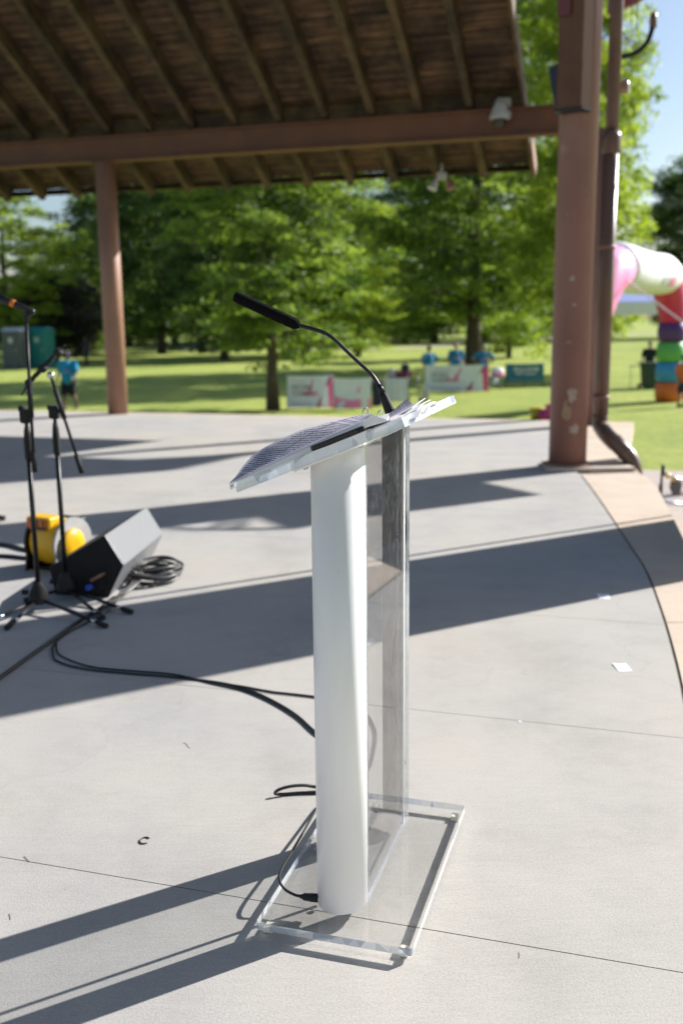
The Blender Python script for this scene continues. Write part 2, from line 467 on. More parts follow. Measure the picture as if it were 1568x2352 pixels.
# ------------------------------------------------------------------ mesh builder
ORG = {}
class MB:
    def __init__(self):
        self.v, self.f, self.m, self.s, self.uv = [], [], [], [], []
    def add(self, verts, faces, smooth=False, m=0, uvs=None):
        o = len(self.v)
        self.v += [Vector(x) for x in verts]
        for k, fc in enumerate(faces):
            self.f.append([i + o for i in fc])
            self.m.append(m)
            self.s.append(smooth)
            self.uv.append([uvs[i] for i in fc] if uvs else None)
        return self
    def box(self, c, sx, sy, sz, ax=None, m=0):
        """centre, full sizes, optional axes (three vectors)"""
        X, Y, Zx = ax if ax else (V(1, 0, 0), V(0, 1, 0), Z)
        c = Vector(c)
        vs_ = [c + X * (sx / 2 * i) + Y * (sy / 2 * j) + Zx * (sz / 2 * k) for k in (-1, 1) for j in (-1, 1) for i in (-1, 1)]
        q = [(0, 2, 3, 1), (4, 5, 7, 6), (0, 1, 5, 4), (2, 6, 7, 3), (0, 4, 6, 2), (1, 3, 7, 5)]
        o = len(self.v)
        self.v += vs_
        for fc in q:
            self.f.append([i + o for i in fc])
            self.m.append(m)
            self.s.append(False)
            # u along X, v along the other axes: the grain follows X
            self.uv.append([((vs_[i] - c).dot(X), (vs_[i] - c).dot(Y) + (vs_[i] - c).dot(Zx)) for i in fc])
        return self
    def prism(self, poly, ext, m=0, mside=None, smooth=False):
        poly = [Vector(x) for x in poly]
        ext = Vector(ext)
        n = len(poly)
        o = len(self.v)
        self.v += poly + [x + ext for x in poly]
        nrm = Vector((0, 0, 0))
        for i in range(n):
            nrm += poly[i].cross(poly[(i + 1) % n])
        flip = nrm.dot(ext) > 0
        a = list(range(n))
        bq = list(range(n, 2 * n))
        fs = [(a[::-1] if flip else a), (bq if flip else bq[::-1])]
        for fc in fs:
            self.f.append([i + o for i in fc]); self.m.append(m); self.s.append(False); self.uv.append(None)
        for i in range(n):
            j = (i + 1) % n
            fc = [i, j, j + n, i + n]
            if not flip:
                fc = fc[::-1]
            self.f.append([k + o for k in fc]); self.m.append(m if mside is None else mside); self.s.append(smooth); self.uv.append(None)
        return self
    def tube(self, path, r, n=10, cap=True, closed=False, m=0, smooth=True):
        P = [Vector(x) for x in path]
        N = len(P)
        R = [r] * N if not isinstance(r, (list, tuple)) else list(r)
        T = []
        for i in range(N):
            if closed:
                d = P[(i + 1) % N] - P[i - 1]
            else:
                d = P[min(i + 1, N - 1)] - P[max(i - 1, 0)]
            T.append(d.normalized())
        ref = Z if abs(T[0].z) < 0.9 else V(1, 0, 0)
        u = (ref - T[0] * ref.dot(T[0])).normalized()
        rings = []
        for i in range(N):
            if i:
                u = (u - T[i] * u.dot(T[i]))
                if u.length < 1e-5:
                    u = T[i].orthogonal()
                u.normalize()
            w_ = T[i].cross(u)
            rings.append([P[i] + (u * math.cos(2 * math.pi * k / n) + w_ * math.sin(2 * math.pi * k / n)) * R[i] for k in range(n)])
        o = len(self.v)
        for rg in rings:
            self.v += rg
        L = N if closed else N - 1
        for i in range(L):
            i2 = (i + 1) % N
            for k in range(n):
                k2 = (k + 1) % n
                self.f.append([o + i * n + k, o + i * n + k2, o + i2 * n + k2, o + i2 * n + k])
                self.m.append(m); self.s.append(smooth); self.uv.append(None)
        if cap and not closed:
            self.f.append([o + k for k in range(n)][::-1]); self.m.append(m); self.s.append(False); self.uv.append(None)
            self.f.append([o + (N - 1) * n + k for k in range(n)]); self.m.append(m); self.s.append(False); self.uv.append(None)
        return self
    def lathe(self, prof, base, axis=None, n=20, m=0, smooth=True):
        """profile of (radius, height) along axis from base"""
        ax = (Vector(axis) if axis is not None else Z).normalized()
        base = Vector(base)
        return self.tube_rings([(base + ax * h, r) for r, h in prof], ax, n, m, smooth)
    def tube_rings(self, cr, ax, n, m, smooth):
        u = ax.orthogonal().normalized()
        w_ = ax.cross(u)
        o = len(self.v)
        for c, r in cr:
            self.v += [c + (u * math.cos(2 * math.pi * k / n) + w_ * math.sin(2 * math.pi * k / n)) * max(r, 1e-4) for k in range(n)]
        N = len(cr)
        for i in range(N - 1):
            for k in range(n):
                k2 = (k + 1) % n
                self.f.append([o + i * n + k, o + i * n + k2, o + (i + 1) * n + k2, o + (i + 1) * n + k])
                self.m.append(m); self.s.append(smooth); self.uv.append(None)
        self.f.append([o + k for k in range(n)][::-1]); self.m.append(m); self.s.append(False); self.uv.append(None)
        self.f.append([o + (N - 1) * n + k for k in range(n)]); self.m.append(m); self.s.append(False); self.uv.append(None)
        return self
    def ball(self, c, rx, ry=None, rz=None, n=14, m=0, ax=None):
        ry = rx if ry is None else ry
        rz = rx if rz is None else rz
        X, Y, Zx = ax if ax else (V(1, 0, 0), V(0, 1, 0), Z)
        c = Vector(c)
        h = n // 2
        vs_, fs = [], []
        for i in range(h + 1):
            th = math.pi * i / h
            for k in range(n):
                ph = 2 * math.pi * k / n
                vs_.append(c + X * (rx * math.sin(th) * math.cos(ph)) + Y * (ry * math.sin(th) * math.sin(ph)) + Zx * (rz * math.cos(th)))
        for i in range(h):
            for k in range(n):
                k2 = (k + 1) % n
                fs.append((i * n + k, (i + 1) * n + k, (i + 1) * n + k2, i * n + k2))
        return self.add(vs_, fs, True, m)
    def sheet(self, fn, nu, nv, th=0.0, m=0):
        """fn(u, v) -> point; a sheet with UVs, optional thickness along -normal"""
        g = [[Vector(fn(i / nu, j / nv)) for j in range(nv + 1)] for i in range(nu + 1)]
        vs_, uvs, fs = [], [], []
        for i in range(nu + 1):
            for j in range(nv + 1):
                vs_.append(g[i][j]); uvs.append((i / nu, j / nv))
        idx = lambda i, j: i * (nv + 1) + j
        for i in range(nu):
            for j in range(nv):
                fs.append((idx(i, j), idx(i + 1, j), idx(i + 1, j + 1), idx(i, j + 1)))
        self.add(vs_, fs, True, m, uvs)
        if th:
            n0 = (g[nu][0] - g[0][0]).cross(g[0][nv] - g[0][0]).normalized()
            low = [x - n0 * th for x in vs_]
            self.add(low, [q[::-1] for q in fs], True, m, uvs)
            ring = [idx(i, 0) for i in range(nu + 1)] + [idx(nu, j) for j in range(1, nv + 1)] + [idx(i, nv) for i in range(nu - 1, -1, -1)] + [idx(0, j) for j in range(nv - 1, 0, -1)]
            k = len(ring)
            self.add([vs_[i] for i in ring] + [low[i] for i in ring], [(i, i + k, (i + 1) % k + k, (i + 1) % k) for i in range(k)], False, m, [uvs[i] for i in ring] * 2)
        return self
    def mesh(self, name, mats, origin):
        me = bpy.data.meshes.new(name)
        me.from_pydata([tuple(x - origin) for x in self.v], [], self.f)
        for mm in (mats if isinstance(mats, (list, tuple)) else [mats]):
            me.materials.append(mm)
        me.polygons.foreach_set('material_index', self.m)
        me.polygons.foreach_set('use_smooth', self.s)
        if any(u is not None for u in self.uv):
            ul = me.uv_layers.new(name='UVMap')
            flat = []
            for fc, u in zip(self.f, self.uv):
                for k in range(len(fc)):
                    flat += list(u[k]) if u else [0.0, 0.0]
            ul.data.foreach_set('uv', flat)
        me.update()
        return me

def link(name, data, parent, origin):
    o = bpy.data.objects.new(name, data)
    COL.objects.link(o)
    if parent is None:
        o.location = origin
    else:
        o.parent = parent
    ORG[o.name] = Vector(origin)
    return o
def part(name, mb, mats, parent, bevel=0.0, label=None, kind=None):
    org = ORG[parent.name]
    o = link(name, mb.mesh(name, mats, org), parent, org)
    if bevel:
        bv(o, bevel)
    if label:
        o['label'] = label
    if kind:
        o['kind'] = kind
    return o
def bv(o, width, seg=2):
    md = o.modifiers.new('bevel', 'BEVEL')
    md.width = width
    md.segments = seg
    md.limit_method = 'ANGLE'
    md.angle_limit = RAD(38)
    md.harden_normals = False
def thing(name, label, cat, origin, group=None):
    o = link(name, None, None, Vector(origin))
    o.empty_display_size = 0.1
    o['label'] = label
    o['category'] = cat
    if group:
        o['group'] = group
    return o
def solo(name, mb, mats, label, cat, origin=None, group=None, bevel=0.0):
    if origin is None:
        lo = Vector((min(v.x for v in mb.v), min(v.y for v in mb.v), min(v.z for v in mb.v)))
        hi = Vector((max(v.x for v in mb.v), max(v.y for v in mb.v), max(v.z for v in mb.v)))
        origin = V((lo.x + hi.x) / 2, (lo.y + hi.y) / 2, lo.z)
    o = link(name, mb.mesh(name, mats, Vector(origin)), None, Vector(origin))
    o['label'] = label
    o['category'] = cat
    if group:
        o['group'] = group
    if bevel:
        bv(o, bevel)
    return o
def struct(name, mb, mats, parent=None, kind='structure'):
    if parent is not None:
        return part(name, mb, mats, parent)
    o = link(name, mb.mesh(name, mats, V(0, 0, 0)), None, V(0, 0, 0))
    o['kind'] = kind
    return o
def spline(pts, n=8):
    """Catmull-Rom through points"""
    P = [Vector(x) for x in pts]
    P = [P[0] * 2 - P[1]] + P + [P[-1] * 2 - P[-2]]
    out = []
    for i in range(1, len(P) - 2):
        a, b_, c_, d = P[i - 1], P[i], P[i + 1], P[i + 2]
        for k in range(n):
            t_ = k / n
            out.append(0.5 * ((2 * b_) + (c_ - a) * t_ + (2 * a - 5 * b_ + 4 * c_ - d) * t_ ** 2 + (3 * b_ - a - 3 * c_ + d) * t_ ** 3))
    out.append(P[-2])
    return out

rng = random.Random(7)

# ================================================================== SETTING
E1 = V(math.cos(RAD(17)), -math.sin(RAD(17)), 0)          # along the pavilion beam and the floor joints
E2 = V(math.sin(RAD(17)), math.cos(RAD(17)), 0)           # away from the camera, across the joints
PL = V(-3.429, 15.399, 0)                                  # foot of the slim post

# lawn
mb = MB()
def lawn(u, v):
    x = -420 + 840 * u
    y = -40 + 700 * v
    return (x, y, GZ + 0.0)
mb.sheet(lawn, 12, 10)
struct('lawn', mb, M_grass)
# far paths, each a sheet just above the lawn
mb = MB()
pa = [G(-250, 812, GZ), G(380, 797, GZ), G(860, 801, GZ), G(1140, 786, GZ), G(1290, 776, GZ), G(1560, 722 + 40, GZ)]
pc_ = spline(pa, 6)
for i in range(len(pc_) - 1):
    a, b_ = pc_[i], pc_[i + 1]
    wv = V(0, 1.7, 0)
    zz = V(0, 0, 0.006)
    mb.add([a - wv + zz, b_ - wv + zz, b_ + wv + zz, a + wv + zz], [(0, 1, 2, 3)])
struct('park_path', mb, M_path)
mb = MB()
q = [G(395, 803, GZ), G(560, 808, GZ), G(580, 788, GZ), G(410, 785, GZ)]
mb.add([x + V(0, 0, 0.010) for x in q], [(0, 1, 2, 3)])
struct('gravel_patch', mb, M_pave)
# paving beside the stage
mb = MB()
q = [G(1405, 1078, GZ), G(1640, 1084, GZ), V(12, 5, GZ), V(5, -2, GZ), V(1.5, -2, GZ), V(2.0, 9, GZ)]
mb.add([x + V(0, 0, 0.006) for x in q], [tuple(range(6))[::-1]])
struct('side_pavement', mb, M_pave)

# stage: curved joint between the grey floor and the tan border
JOINT = [V(2.30, 10.6, 0)] + [G(*p_) for p_ in ((1330, 1090), (1375, 1150), (1415, 1210), (1448, 1260), (1480, 1310), (1512, 1395), (1540, 1490), (1568, 1620))] + [V(1.04, 2.75, 0), V(0.78, 1.95, 0), V(0.42, 1.0, 0), V(0.0, 0.0, 0), V(-0.6, -1.2, 0), V(-1.5, -2.6, 0), V(-5.4, -9.0, 0)]
JOINT = spline(JOINT, 3)
FAR_L, FAR_R = V(-12.0, 18.15, 0), G(1262, 964.5)
def clip(poly, pt, nrm):
    out = []
    for i in range(len(poly)):
        a, b_ = poly[i], poly[(i + 1) % len(poly)]
        da, db = (a - pt).dot(nrm), (b_ - pt).dot(nrm)
        if da >= 0:
            out.append(a)
        if da * db < 0:
            out.append(a + (b_ - a) * (da / (da - db)))
    return out
far_in = 0.16
FL2 = FAR_L - E2 * far_in
FR2 = V(2.9, 13.75, 0) - E2 * far_in
grey = [V(-12, -9.0, 0), V(-5.4, -9.0, 0)] + [x for x in JOINT[::-1]][1:] + [FR2, FL2]
stage = link('stage_floor', None, None, V(0, 0, 0))
stage['kind'] = 'structure'
mb = MB()
mb.prism([V(x.x, x.y, -0.014) for x in [V(-12, -9, 0), V(-5.0, -9, 0), V(-1.2, -2.6, 0), V(0.2, -0.3, 0), V(1.25, 2.3, 0), V(1.75, 4.2, 0), V(2.05, 5.7, 0), V(2.32, 6.9, 0), V(2.60, 8.35, 0), V(2.66, 9.5, 0), V(3.85, 13.3, 0), V(-12, 18.1, 0)]], (0, 0, GZ + 0.014 - 0.02), m=0)
part('foundation', mb, M_tan, stage)
j0 = 2.118 - 1.32 * 4
for k in range(-8, 18):
    lo, hi = j0 + 1.32 * k, j0 + 1.32 * (k + 1)
    poly = clip(clip(grey, E2 * (lo + 0.0018), E2), E2 * (hi - 0.0018), -E2)
    if len(poly) < 3:
        continue
    mb = MB().prism(poly, (0, 0, -0.0135))
    part('floor_slab', mb, M_conc, stage)
# tan border: segments along the curve with thin joints
OUT = [V(2.75, 9.25, 0), V(2.70, 8.49, 0), V(2.377, 7.0, 0), V(2.12, 5.85, 0), V(1.84, 4.35, 0), V(1.35, 2.45, 0), V(0.32, -0.25, 0), V(-1.0, -2.6, 0)]
OUT = spline(OUT, 5)
INJ = [x for x in JOINT if x.y <= 9.3]
def at_y(curve, y):
    for a, b_ in zip(curve, curve[1:]):
        if (a.y - y) * (b_.y - y) <= 0 and a.y != b_.y:
            return a + (b_ - a) * ((y - a.y) / (b_.y - a.y))
    return curve[-1] if abs(curve[-1].y - y) < abs(curve[0].y - y) else curve[0]
cuts = [9.12, 6.80, 4.55, 2.3, 0.0, -2.5]
for a, b_ in zip(cuts, cuts[1:]):
    n_ = 8
    # cuts run along the joints direction
    pin, pou = [], []
    for i in range(n_ + 1):
        y = a - 0.004 + (b_ + 0.008 - a) * i / n_
        pin.append(at_y(INJ, y) + V(0.014, 0, 0))
        pou.append(at_y(OUT, y))
    poly = pin + pou[::-1]
    mb = MB().prism(poly, (0, 0, -0.10))
    part('border_slab', mb, M_tan, stage)
# dark filler in the curved joint
mb = MB()
for a, b_ in zip(INJ, INJ[1:]):
    mb.add([a + V(-0.001, 0, -0.006), b_ + V(-0.001, 0, -0.006), b_ + V(0.015, 0, -0.006), a + V(0.015, 0, -0.006)], [(0, 1, 2, 3)])
part('joint_filler', mb, M_joint, stage)
# far edge strip and the pad round the columns
mb = MB().prism([FL2 + E2 * 0.005, FR2 + E2 * 0.005, V(2.9, 13.75, 0), FAR_L], (0, 0, -0.12))
part('border_slab', mb, M_tan, stage)
pad = [V(2.31, 9.135, 0), V(2.76, 9.135, 0), V(2.80, 9.6, 0), G(1440, 1062), G(1455, 970), V(2.905, 13.745, 0), V(2.86, 13.55, 0), V(2.315, 10.6, 0)]
mb = MB().prism([x + V(0, 0, 0.0) for x in pad], (0, 0, -0.11))
part('border_slab', mb, M_tan, stage)
# low step under the big column
colc = V(2.16, 9.43, 0)
mb = MB()
mb.prism([V(1.90, 9.175, 0.035), V(2.74, 9.16, 0.035), V(2.72, 9.86, 0.035), V(1.98, 9.75, 0.035)], (0, 0, -0.034))
part('column_plinth', mb, M_tan, stage, bevel=0.008)

# ================================================================== PAVILION
pav = thing('pavilion', 'timber roofed pavilion on slim salmon posts at the back of the stage', 'pavilion', PL)
SL = math.tan(RAD(30))
c30, s30 = math.cos(RAD(30)), math.sin(RAD(30))
DN = V(E2.x * c30, E2.y * c30, -s30)                   # down the slope
NR = E1.cross(DN).normalized()
if NR.z < 0:
    NR = -NR
ZB = 4.06                                               # rafters rest on the beam at this height
RAKE = 6.10
def roof_pt(along, off, h=0.0):
    """along the beam, horizontally outwards from the beam, height above the rafter undersides"""
    return PL + E1 * along + E2 * off + V(0, 0, ZB - SL * off) + NR * h
EAVE, RIDGE = 1.22, -3.5
# beam: I section
bc = PL + E1 * (-1.2) + V(0, 0, 0)
A0, A1 = -8.5, 7.02
mb = MB()
mid = PL + E1 * ((A0 + A1) / 2)
L = A1 - A0
mb.box(mid + V(0, 0, 3.885), L, 0.11, 0.29, (E1, E2, Z))
mb.box(mid + V(0, 0, 3.717), L, 0.20, 0.034, (E1, E2, Z))
mb.box(mid + V(0, 0, 4.045), L, 0.20, 0.03, (E1, E2, Z))
part('steel_beam', mb, M_beam, pav, bevel=0.004)
def round_post(c, r, h, name, matl):
    mb = MB().lathe([(r, 0.0), (r, h)], c, n=32)
    return part(name, mb, matl, pav)
po = round_post(PL, 0.152, 3.70, 'post', M_post)
mb = MB().box(PL + V(0, 0, 3.69), 0.30, 0.30, 0.018, (E1, E2, Z))
part('cap_plate', mb, M_beam, po)
BP = G(1366, 977)
po2 = round_post(V(BP.x, BP.y, 0) + V(0, 0.1, 0), 0.125, 3.70, 'post', M_brown)
# rafters
k = 0
al = RAKE - 0.70
while al > -8.4:
    off0 = RIDGE
    L = (EAVE - 0.02 - off0) / c30
    c_ = roof_pt(al, (EAVE - 0.02 + off0) / 2, 0.11)
    mb = MB().box(c_, L, 0.098, 0.22, (DN, E1, NR))
    part('rafter', mb, M_rafter, pav)
    # blocking board between this rafter and the next one, over the beam
    nx = al + (0.70 if k == 0 else 0.66)
    wdt = nx - al - 0.102 - (0.01 if k == 0 else 0)
    c_ = PL + E1 * ((al + nx) / 2) + E2 * 0.0 + V(0, 0, ZB + 0.105)
    part('blocking_board', MB().box(c_, wdt, 0.036, 0.205, (E1, E2, Z)), M_rafter, pav)
    al -= 0.66
    k += 1
# deck: each plank its own piece
deck = MB()
dc = roof_pt((RAKE - 8.6) / 2, (EAVE + RIDGE) / 2, 0.22 + 0.026 + 0.012)
deck.box(dc, RAKE + 8.6, (EAVE - RIDGE) / c30 + 0.05, 0.020, (E1, DN, NR))
deck_o = part('roof_covering', deck, M_shingle, pav)
off = EAVE - 0.01
pw = 0.140
while off > RIDGE + 0.1:
    c_ = roof_pt((RAKE - 8.5) / 2, off - pw * c30 / 2, 0.22 + 0.0125 + rng.uniform(-0.001, 0.004))
    mb = MB().box(c_, RAKE + 8.5 - rng.uniform(0, 0.02), pw - 0.012, 0.022, (E1, DN, NR))
    part('plank', mb, M_plank, deck_o)
    off -= pw * c30
# rake board and eave fascia
L = (EAVE - RIDGE) / c30
mb = MB().box(roof_pt(RAKE + 0.002, (EAVE + RIDGE) / 2, 0.10), L, 0.045, 0.24, (DN, E1, NR))
part('rake_board', mb, M_rafter, pav)
mb = MB().box(roof_pt(RAKE + 0.034, EAVE - 0.30, 0.11), 0.66, 0.018, 0.20, (DN, E1, NR))
part('rake_trim', mb, M_post, pav)
mb = MB().box(roof_pt((RAKE - 8.6) / 2, EAVE + 0.012, 0.17), RAKE + 8.6, 0.022, 0.10, (E1, DN, NR))
part('fascia_board', mb, M_plank, pav)

# dome camera hung on the beam
p0 = D(1150, 250, 13.55)
dome = thing('dome_camera', 'white dome security camera mounted on the pavilion beam', 'camera', p0)
mb = MB().box(p0 + V(0.05, 0.10, 0.02), 0.18, 0.10, 0.26)
part('bracket', mb, M_grey, dome, bevel=0.015)
mb = MB().lathe([(0.06, 0.05), (0.075, 0.0), (0.10, -0.06), (0.125, -0.14), (0.13, -0.17)], p0 + V(-0.02, -0.03, 0.04), n=20)
part('housing', mb, M_grey, dome)
mb = MB().ball(p0 + V(-0.02, -0.03, -0.14), 0.088, 0.088, 0.10, n=18)
part('dome_glass', mb, M_glassdark, dome)
# twin flood lamp under the far eave
p0 = roof_pt(4.85, 0.92, 0.0)
fl = thing('twin_floodlight', 'twin flood lamp with white and brown shades hanging under the roof eave', 'flood lamp', p0)
part('bracket', MB().tube([p0 + V(0, 0, 0.04), p0 + V(0, 0, -0.12)], 0.02), M_grey, fl)
part('junction_box', MB().box(p0 + V(0, 0, -0.14), 0.14, 0.1, 0.1), M_grey, fl, bevel=0.01)
for sgn, mm in ((-1, M_grey), (1, M_brown)):
    ax = V(0.45 * sgn, -0.15, -1).normalized()
    part('lamp_shade', MB().lathe([(0.025, 0), (0.035, 0.05), (0.072, 0.15), (0.075, 0.18)], p0 + V(0.07 * sgn, 0, -0.16), ax, n=16), mm, fl)

# ================================================================== BIG COLUMN AND ADDED SHADE CASTERS
can = thing('steel_column', 'thick round reddish brown steel column at the right edge of the stage', 'column', colc)
R_ = 0.176
co = part('column', MB().lathe([(R_, 0.035), (R_, 8.4)], colc, n=44), M_brown, can)
part('base_ring', MB().lathe([(R_ + 0.055, 0.030), (R_ + 0.055, 0.050), (R_ + 0.004, 0.052)], colc, n=36), M_post, co)
def patch(px, py, rx, rz, matl, seed):
    """worn spot of bare primer lying on the column's face"""
    r2 = random.Random(seed)
    d = ray(px, py)
    # meet of the sight line with the column's surface
    ox, oy = -colc.x, -colc.y
    A_ = d.x ** 2 + d.y ** 2
    B_ = 2 * (d.x * ox + d.y * oy)
    C_ = ox * ox + oy * oy - (R_ + 0.0015) ** 2
    disc = B_ * B_ - 4 * A_ * C_
    if disc < 0:
        return
    t_ = (-B_ - math.sqrt(disc)) / (2 * A_)
    q = O + d * t_
    a0 = math.atan2(q.y - colc.y, q.x - colc.x)
    pts = []
    n_ = 16
    for i in range(n_):
        a = 2 * math.pi * i / n_
        k_ = r2.uniform(0.55, 1.1)
        aa = a0 + rx * k_ * math.cos(a) / R_
        pts.append(V(colc.x + (R_ + 0.0015) * math.cos(aa), colc.y + (R_ + 0.0015) * math.sin(aa), q.z + rz * k_ * math.sin(a)))
    mb = MB()
    mb.add([V(colc.x + (R_ + 0.002) * math.cos(a0), colc.y + (R_ + 0.002) * math.sin(a0), q.z)] + pts, [(0, 1 + i, 1 + (i + 1) % n_) for i in range(n_)], True)
    part('worn_spot', mb, matl, co)
def weather(m, tint, lo, hi, sc, st):
    t = m.node_tree
    b = t.nodes['Principled BSDF']
    old = b.inputs['Base Color'].links[0].from_socket
    tc = t.nodes.new('ShaderNodeTexCoord')
    mp = t.nodes.new('ShaderNodeMapping')
    mp.inputs['Scale'].default_value = st
    t.links.new(tc.outputs['Object'], mp.inputs['Vector'])
    k = ramp(t, noise(t, mp.outputs[0], sc, 7, 0.72), [(lo, (0, 0, 0)), (hi, (1, 1, 1))])
    t.links.new(mix(t, k, old, (*tint, 1)), b.inputs['Base Color'])
weather(M_brown, (0.36, 0.25, 0.20), 0.62, 0.72, 4.5, (1, 1, 0.45))
weather(M_brown, (0.10, 0.055, 0.05), 0.60, 0.78, 2.0, (1.5, 1.5, 0.25))
weather(M_whitecol, (0.64, 0.645, 0.65), 0.62, 0.74, 24.0, (1, 1, 0.3))
weather(M_post, (0.40, 0.27, 0.20), 0.62, 0.74, 5.0, (1, 1, 0.4))
weather(M_beam, (0.07, 0.03, 0.02), 0.56, 0.72, 3.0, (0.4, 1, 1))
M_primer = mat('bare_primer', (0.44, 0.36, 0.29), (0.30, 0.22, 0.18), rough=0.7, scale=16)
M_ochre = mat('ochre_primer', (0.40, 0.26, 0.15), (0.27, 0.16, 0.10), rough=0.7, scale=16)
patch(1313, 908, 0.05, 0.085, M_primer, 1)
patch(1299, 945, 0.045, 0.11, M_ochre, 2)
patch(1318, 985, 0.06, 0.05, M_primer, 3)
patch(1306, 786, 0.12, 0.022, M_ochre, 4)
patch(1313, 640, 0.025, 0.03, M_primer, 5)
patch(1318, 700, 0.02, 0.02, M_primer, 6)
# haunch: boxed member standing against the column, running up
hl = V(-0.62, -0.78, 0)
hs = V(0.78, -0.62, 0)
hc = colc + hl * (R_ + 0.045) + hs * 0.05
mb = MB()
mb.box(hc + V(0, 0, 5.7), 0.235, 0.19, 5.0, (hs, hl, Z))
mb.box(hc + hl * 0.098 + hs * 0.07 + V(0, 0, 5.7), 0.10, 0.014, 5.0, (hs, hl, Z))
part('haunch', mb, M_beam, can, bevel=0.006)
part('bearing_plate', MB().box(hc + V(0, 0, 3.188), 0.27, 0.22, 0.02, (hs, hl, Z)), M_black, can)
part('upper_plate', MB().box(hc + hl * 0.112 - hs * 0.06 + V(0, 0, 5.9), 0.12, 0.010, 3.9, (hs, hl, Z)), mat('dark_red_paint', (0.15, 0.030, 0.034), rough=0.5), can)
# curved red fascia beam at the top right
ac = D(1392, -140, 10.9)
arc = [D(x, y, 10.9) for x, y in ((1400, 28), (1440, 14), (1475, -2), (1520, -40), (1590, -120))]
arc = spline(arc, 6)
mb = MB()
for a, b_ in zip(arc, arc[1:]):
    pass
vs_ = []
for q in arc:
    vs_ += [q, q + V(0, 0.12, 0), q + V(0.05, 0.12, 0.9), q + V(0.05, 0, 0.9)]
fs = []
for i in range(len(arc) - 1):
    for k in range(4):
        k2 = (k + 1) % 4
        fs.append((i * 4 + k, (i + 1) * 4 + k, (i + 1) * 4 + k2, i * 4 + k2))
fs += [(3, 2, 1, 0), tuple((len(arc) - 1) * 4 + k for k in range(4))]
mb.add(vs_, fs)
part('curved_fascia', mb, M_red, can)
# pier, mast and roofs out of view, added to throw the bands of shade
can2 = thing('shade_caster', 'unseen shade caster added right of the view, with pier, mast, blocks and roofs', 'canopy', V(3.16, 6.72, GZ))
SN = V(-SUN_D.y, SUN_D.x, 0)
def sunpt(dd, nn, z=0.0):
    return SUN_D * dd + SN * nn + V(0, 0, z)
mb = MB().box(sunpt(6.1, 4.24, (7.4 + GZ) / 2), 0.55, 1.20, 7.4 - GZ, (SUN_D, SN, Z))
part('shade_pier', mb, mat('grey_pier_paint', (0.20, 0.19, 0.185), (0.185, 0.176, 0.172), rough=0.7, scale=2), can2, bevel=0.03)  # unseen pier added for the widest shadow band and a dark panel reflection
part('shadow_cable', MB().tube([sunpt(6.1, 4.94, GZ), sunpt(6.1, 4.94, 7.3)], 0.016), M_black, can2)  # added only for the thin shadow line beside that band
mast = sunpt(11.3, 6.98)
part('mast', MB().lathe([(0.14, GZ), (0.12, 7.4)], mast, n=20), M_brown, can2)  # unseen mast added to carry the shadow blocks
sp_ = sunpt(11.3, 6.45)
for i in range(6):
    z = 3.85 + i * 0.64
    wsp = 0.84 if i < 2 else 0.38
    part('shadow_block', MB().box(sunpt(11.3, 6.94 - wsp / 2, z), 0.30, wsp, 0.60, (SUN_D, SN, Z)), M_monitor, can2, bevel=0.02)  # unseen boxes added and sized so that their shadow fills a floor band
part('cross_arm', MB().box(sunpt(11.3, 6.66, 7.42), 0.12, 1.2, 0.12, (SUN_D, SN, Z)), M_brown, can2)
mb = MB()
def cast(px, py):
    """where a bar in the mast's plane has to be for its shadow to fall at a pixel of the floor"""
    q_ = G(px, py)
    return sunpt(11.3, q_.dot(SN), (11.3 - q_.dot(SUN_D)) * math.tan(SUN_EL))
mb.tube([cast(x, y) for x, y in ((330, 1196), (360, 1209), (435, 1216), (560, 1216), (680, 1213), (722, 1204), (760, 1192))], 0.035, n=6)
for pr in (((360, 1206), (412, 1182)), ((497, 1212), (532, 1182)), ((545, 1214), (562, 1188)), ((690, 1211), (640, 1180))):
    mb.tube([cast(*pr[0]), cast(*pr[1]), cast(pr[1][0] + 8, pr[1][1] - 14)], 0.03, n=6)
part('shadow_lattice', mb, M_black, can2)  # unseen bars, added and shaped by the shadow they should throw
mb = MB().prism([V(-7, -8, 7.55), V(3.0, -8, 7.55), V(3.0, 3.0, 7.55), V(-7, 3.0, 7.55)], (0, 0, 0.18))
part('sky_blocker', mb, mat('sky_blocker_grey', (0.10, 0.11, 0.13), (0.06, 0.068, 0.085), rough=0.8, scale=3), can2)  # unseen slab added overhead to block sky light and deepen the shadows
for x_, y_ in ((-6.7, -7.6), (2.7, -7.6), (-6.7, 2.7)):
    part('blocker_post', MB().lathe([(R_, GZ if x_ > 0 else 0.0), (R_, 7.54)], V(x_, y_, 0), n=24), M_brown, can2)  # props added under the sky blocking slab
WT = 13.0
wz = WT * math.tan(SUN_EL)
wing = [V(-0.86, 10.72, 0), V(-2.6, 10.19, 0), V(-3.6, 10.7, 0), V(-6.5, 11.4, 0), V(-6.5, 8.0, 0), V(-3.07, 8.86, 0), V(-1.61, 9.53, 0)]
mb = MB().prism([q + SUN_D * WT + V(0, 0, wz) for q in wing], (0, 0, 0.16))
part('shade_wing', mb, M_shingle, can2)  # unseen slab added with the outline of the floor shadow it throws
wc = V(-4.6, 9.6, 0) + SUN_D * WT
part('shade_wing_post', MB().lathe([(0.10, GZ), (0.10, wz + 0.02)], V(wc.x, wc.y, 0), n=16), M_brown, can2)  # prop added under the shadow slab

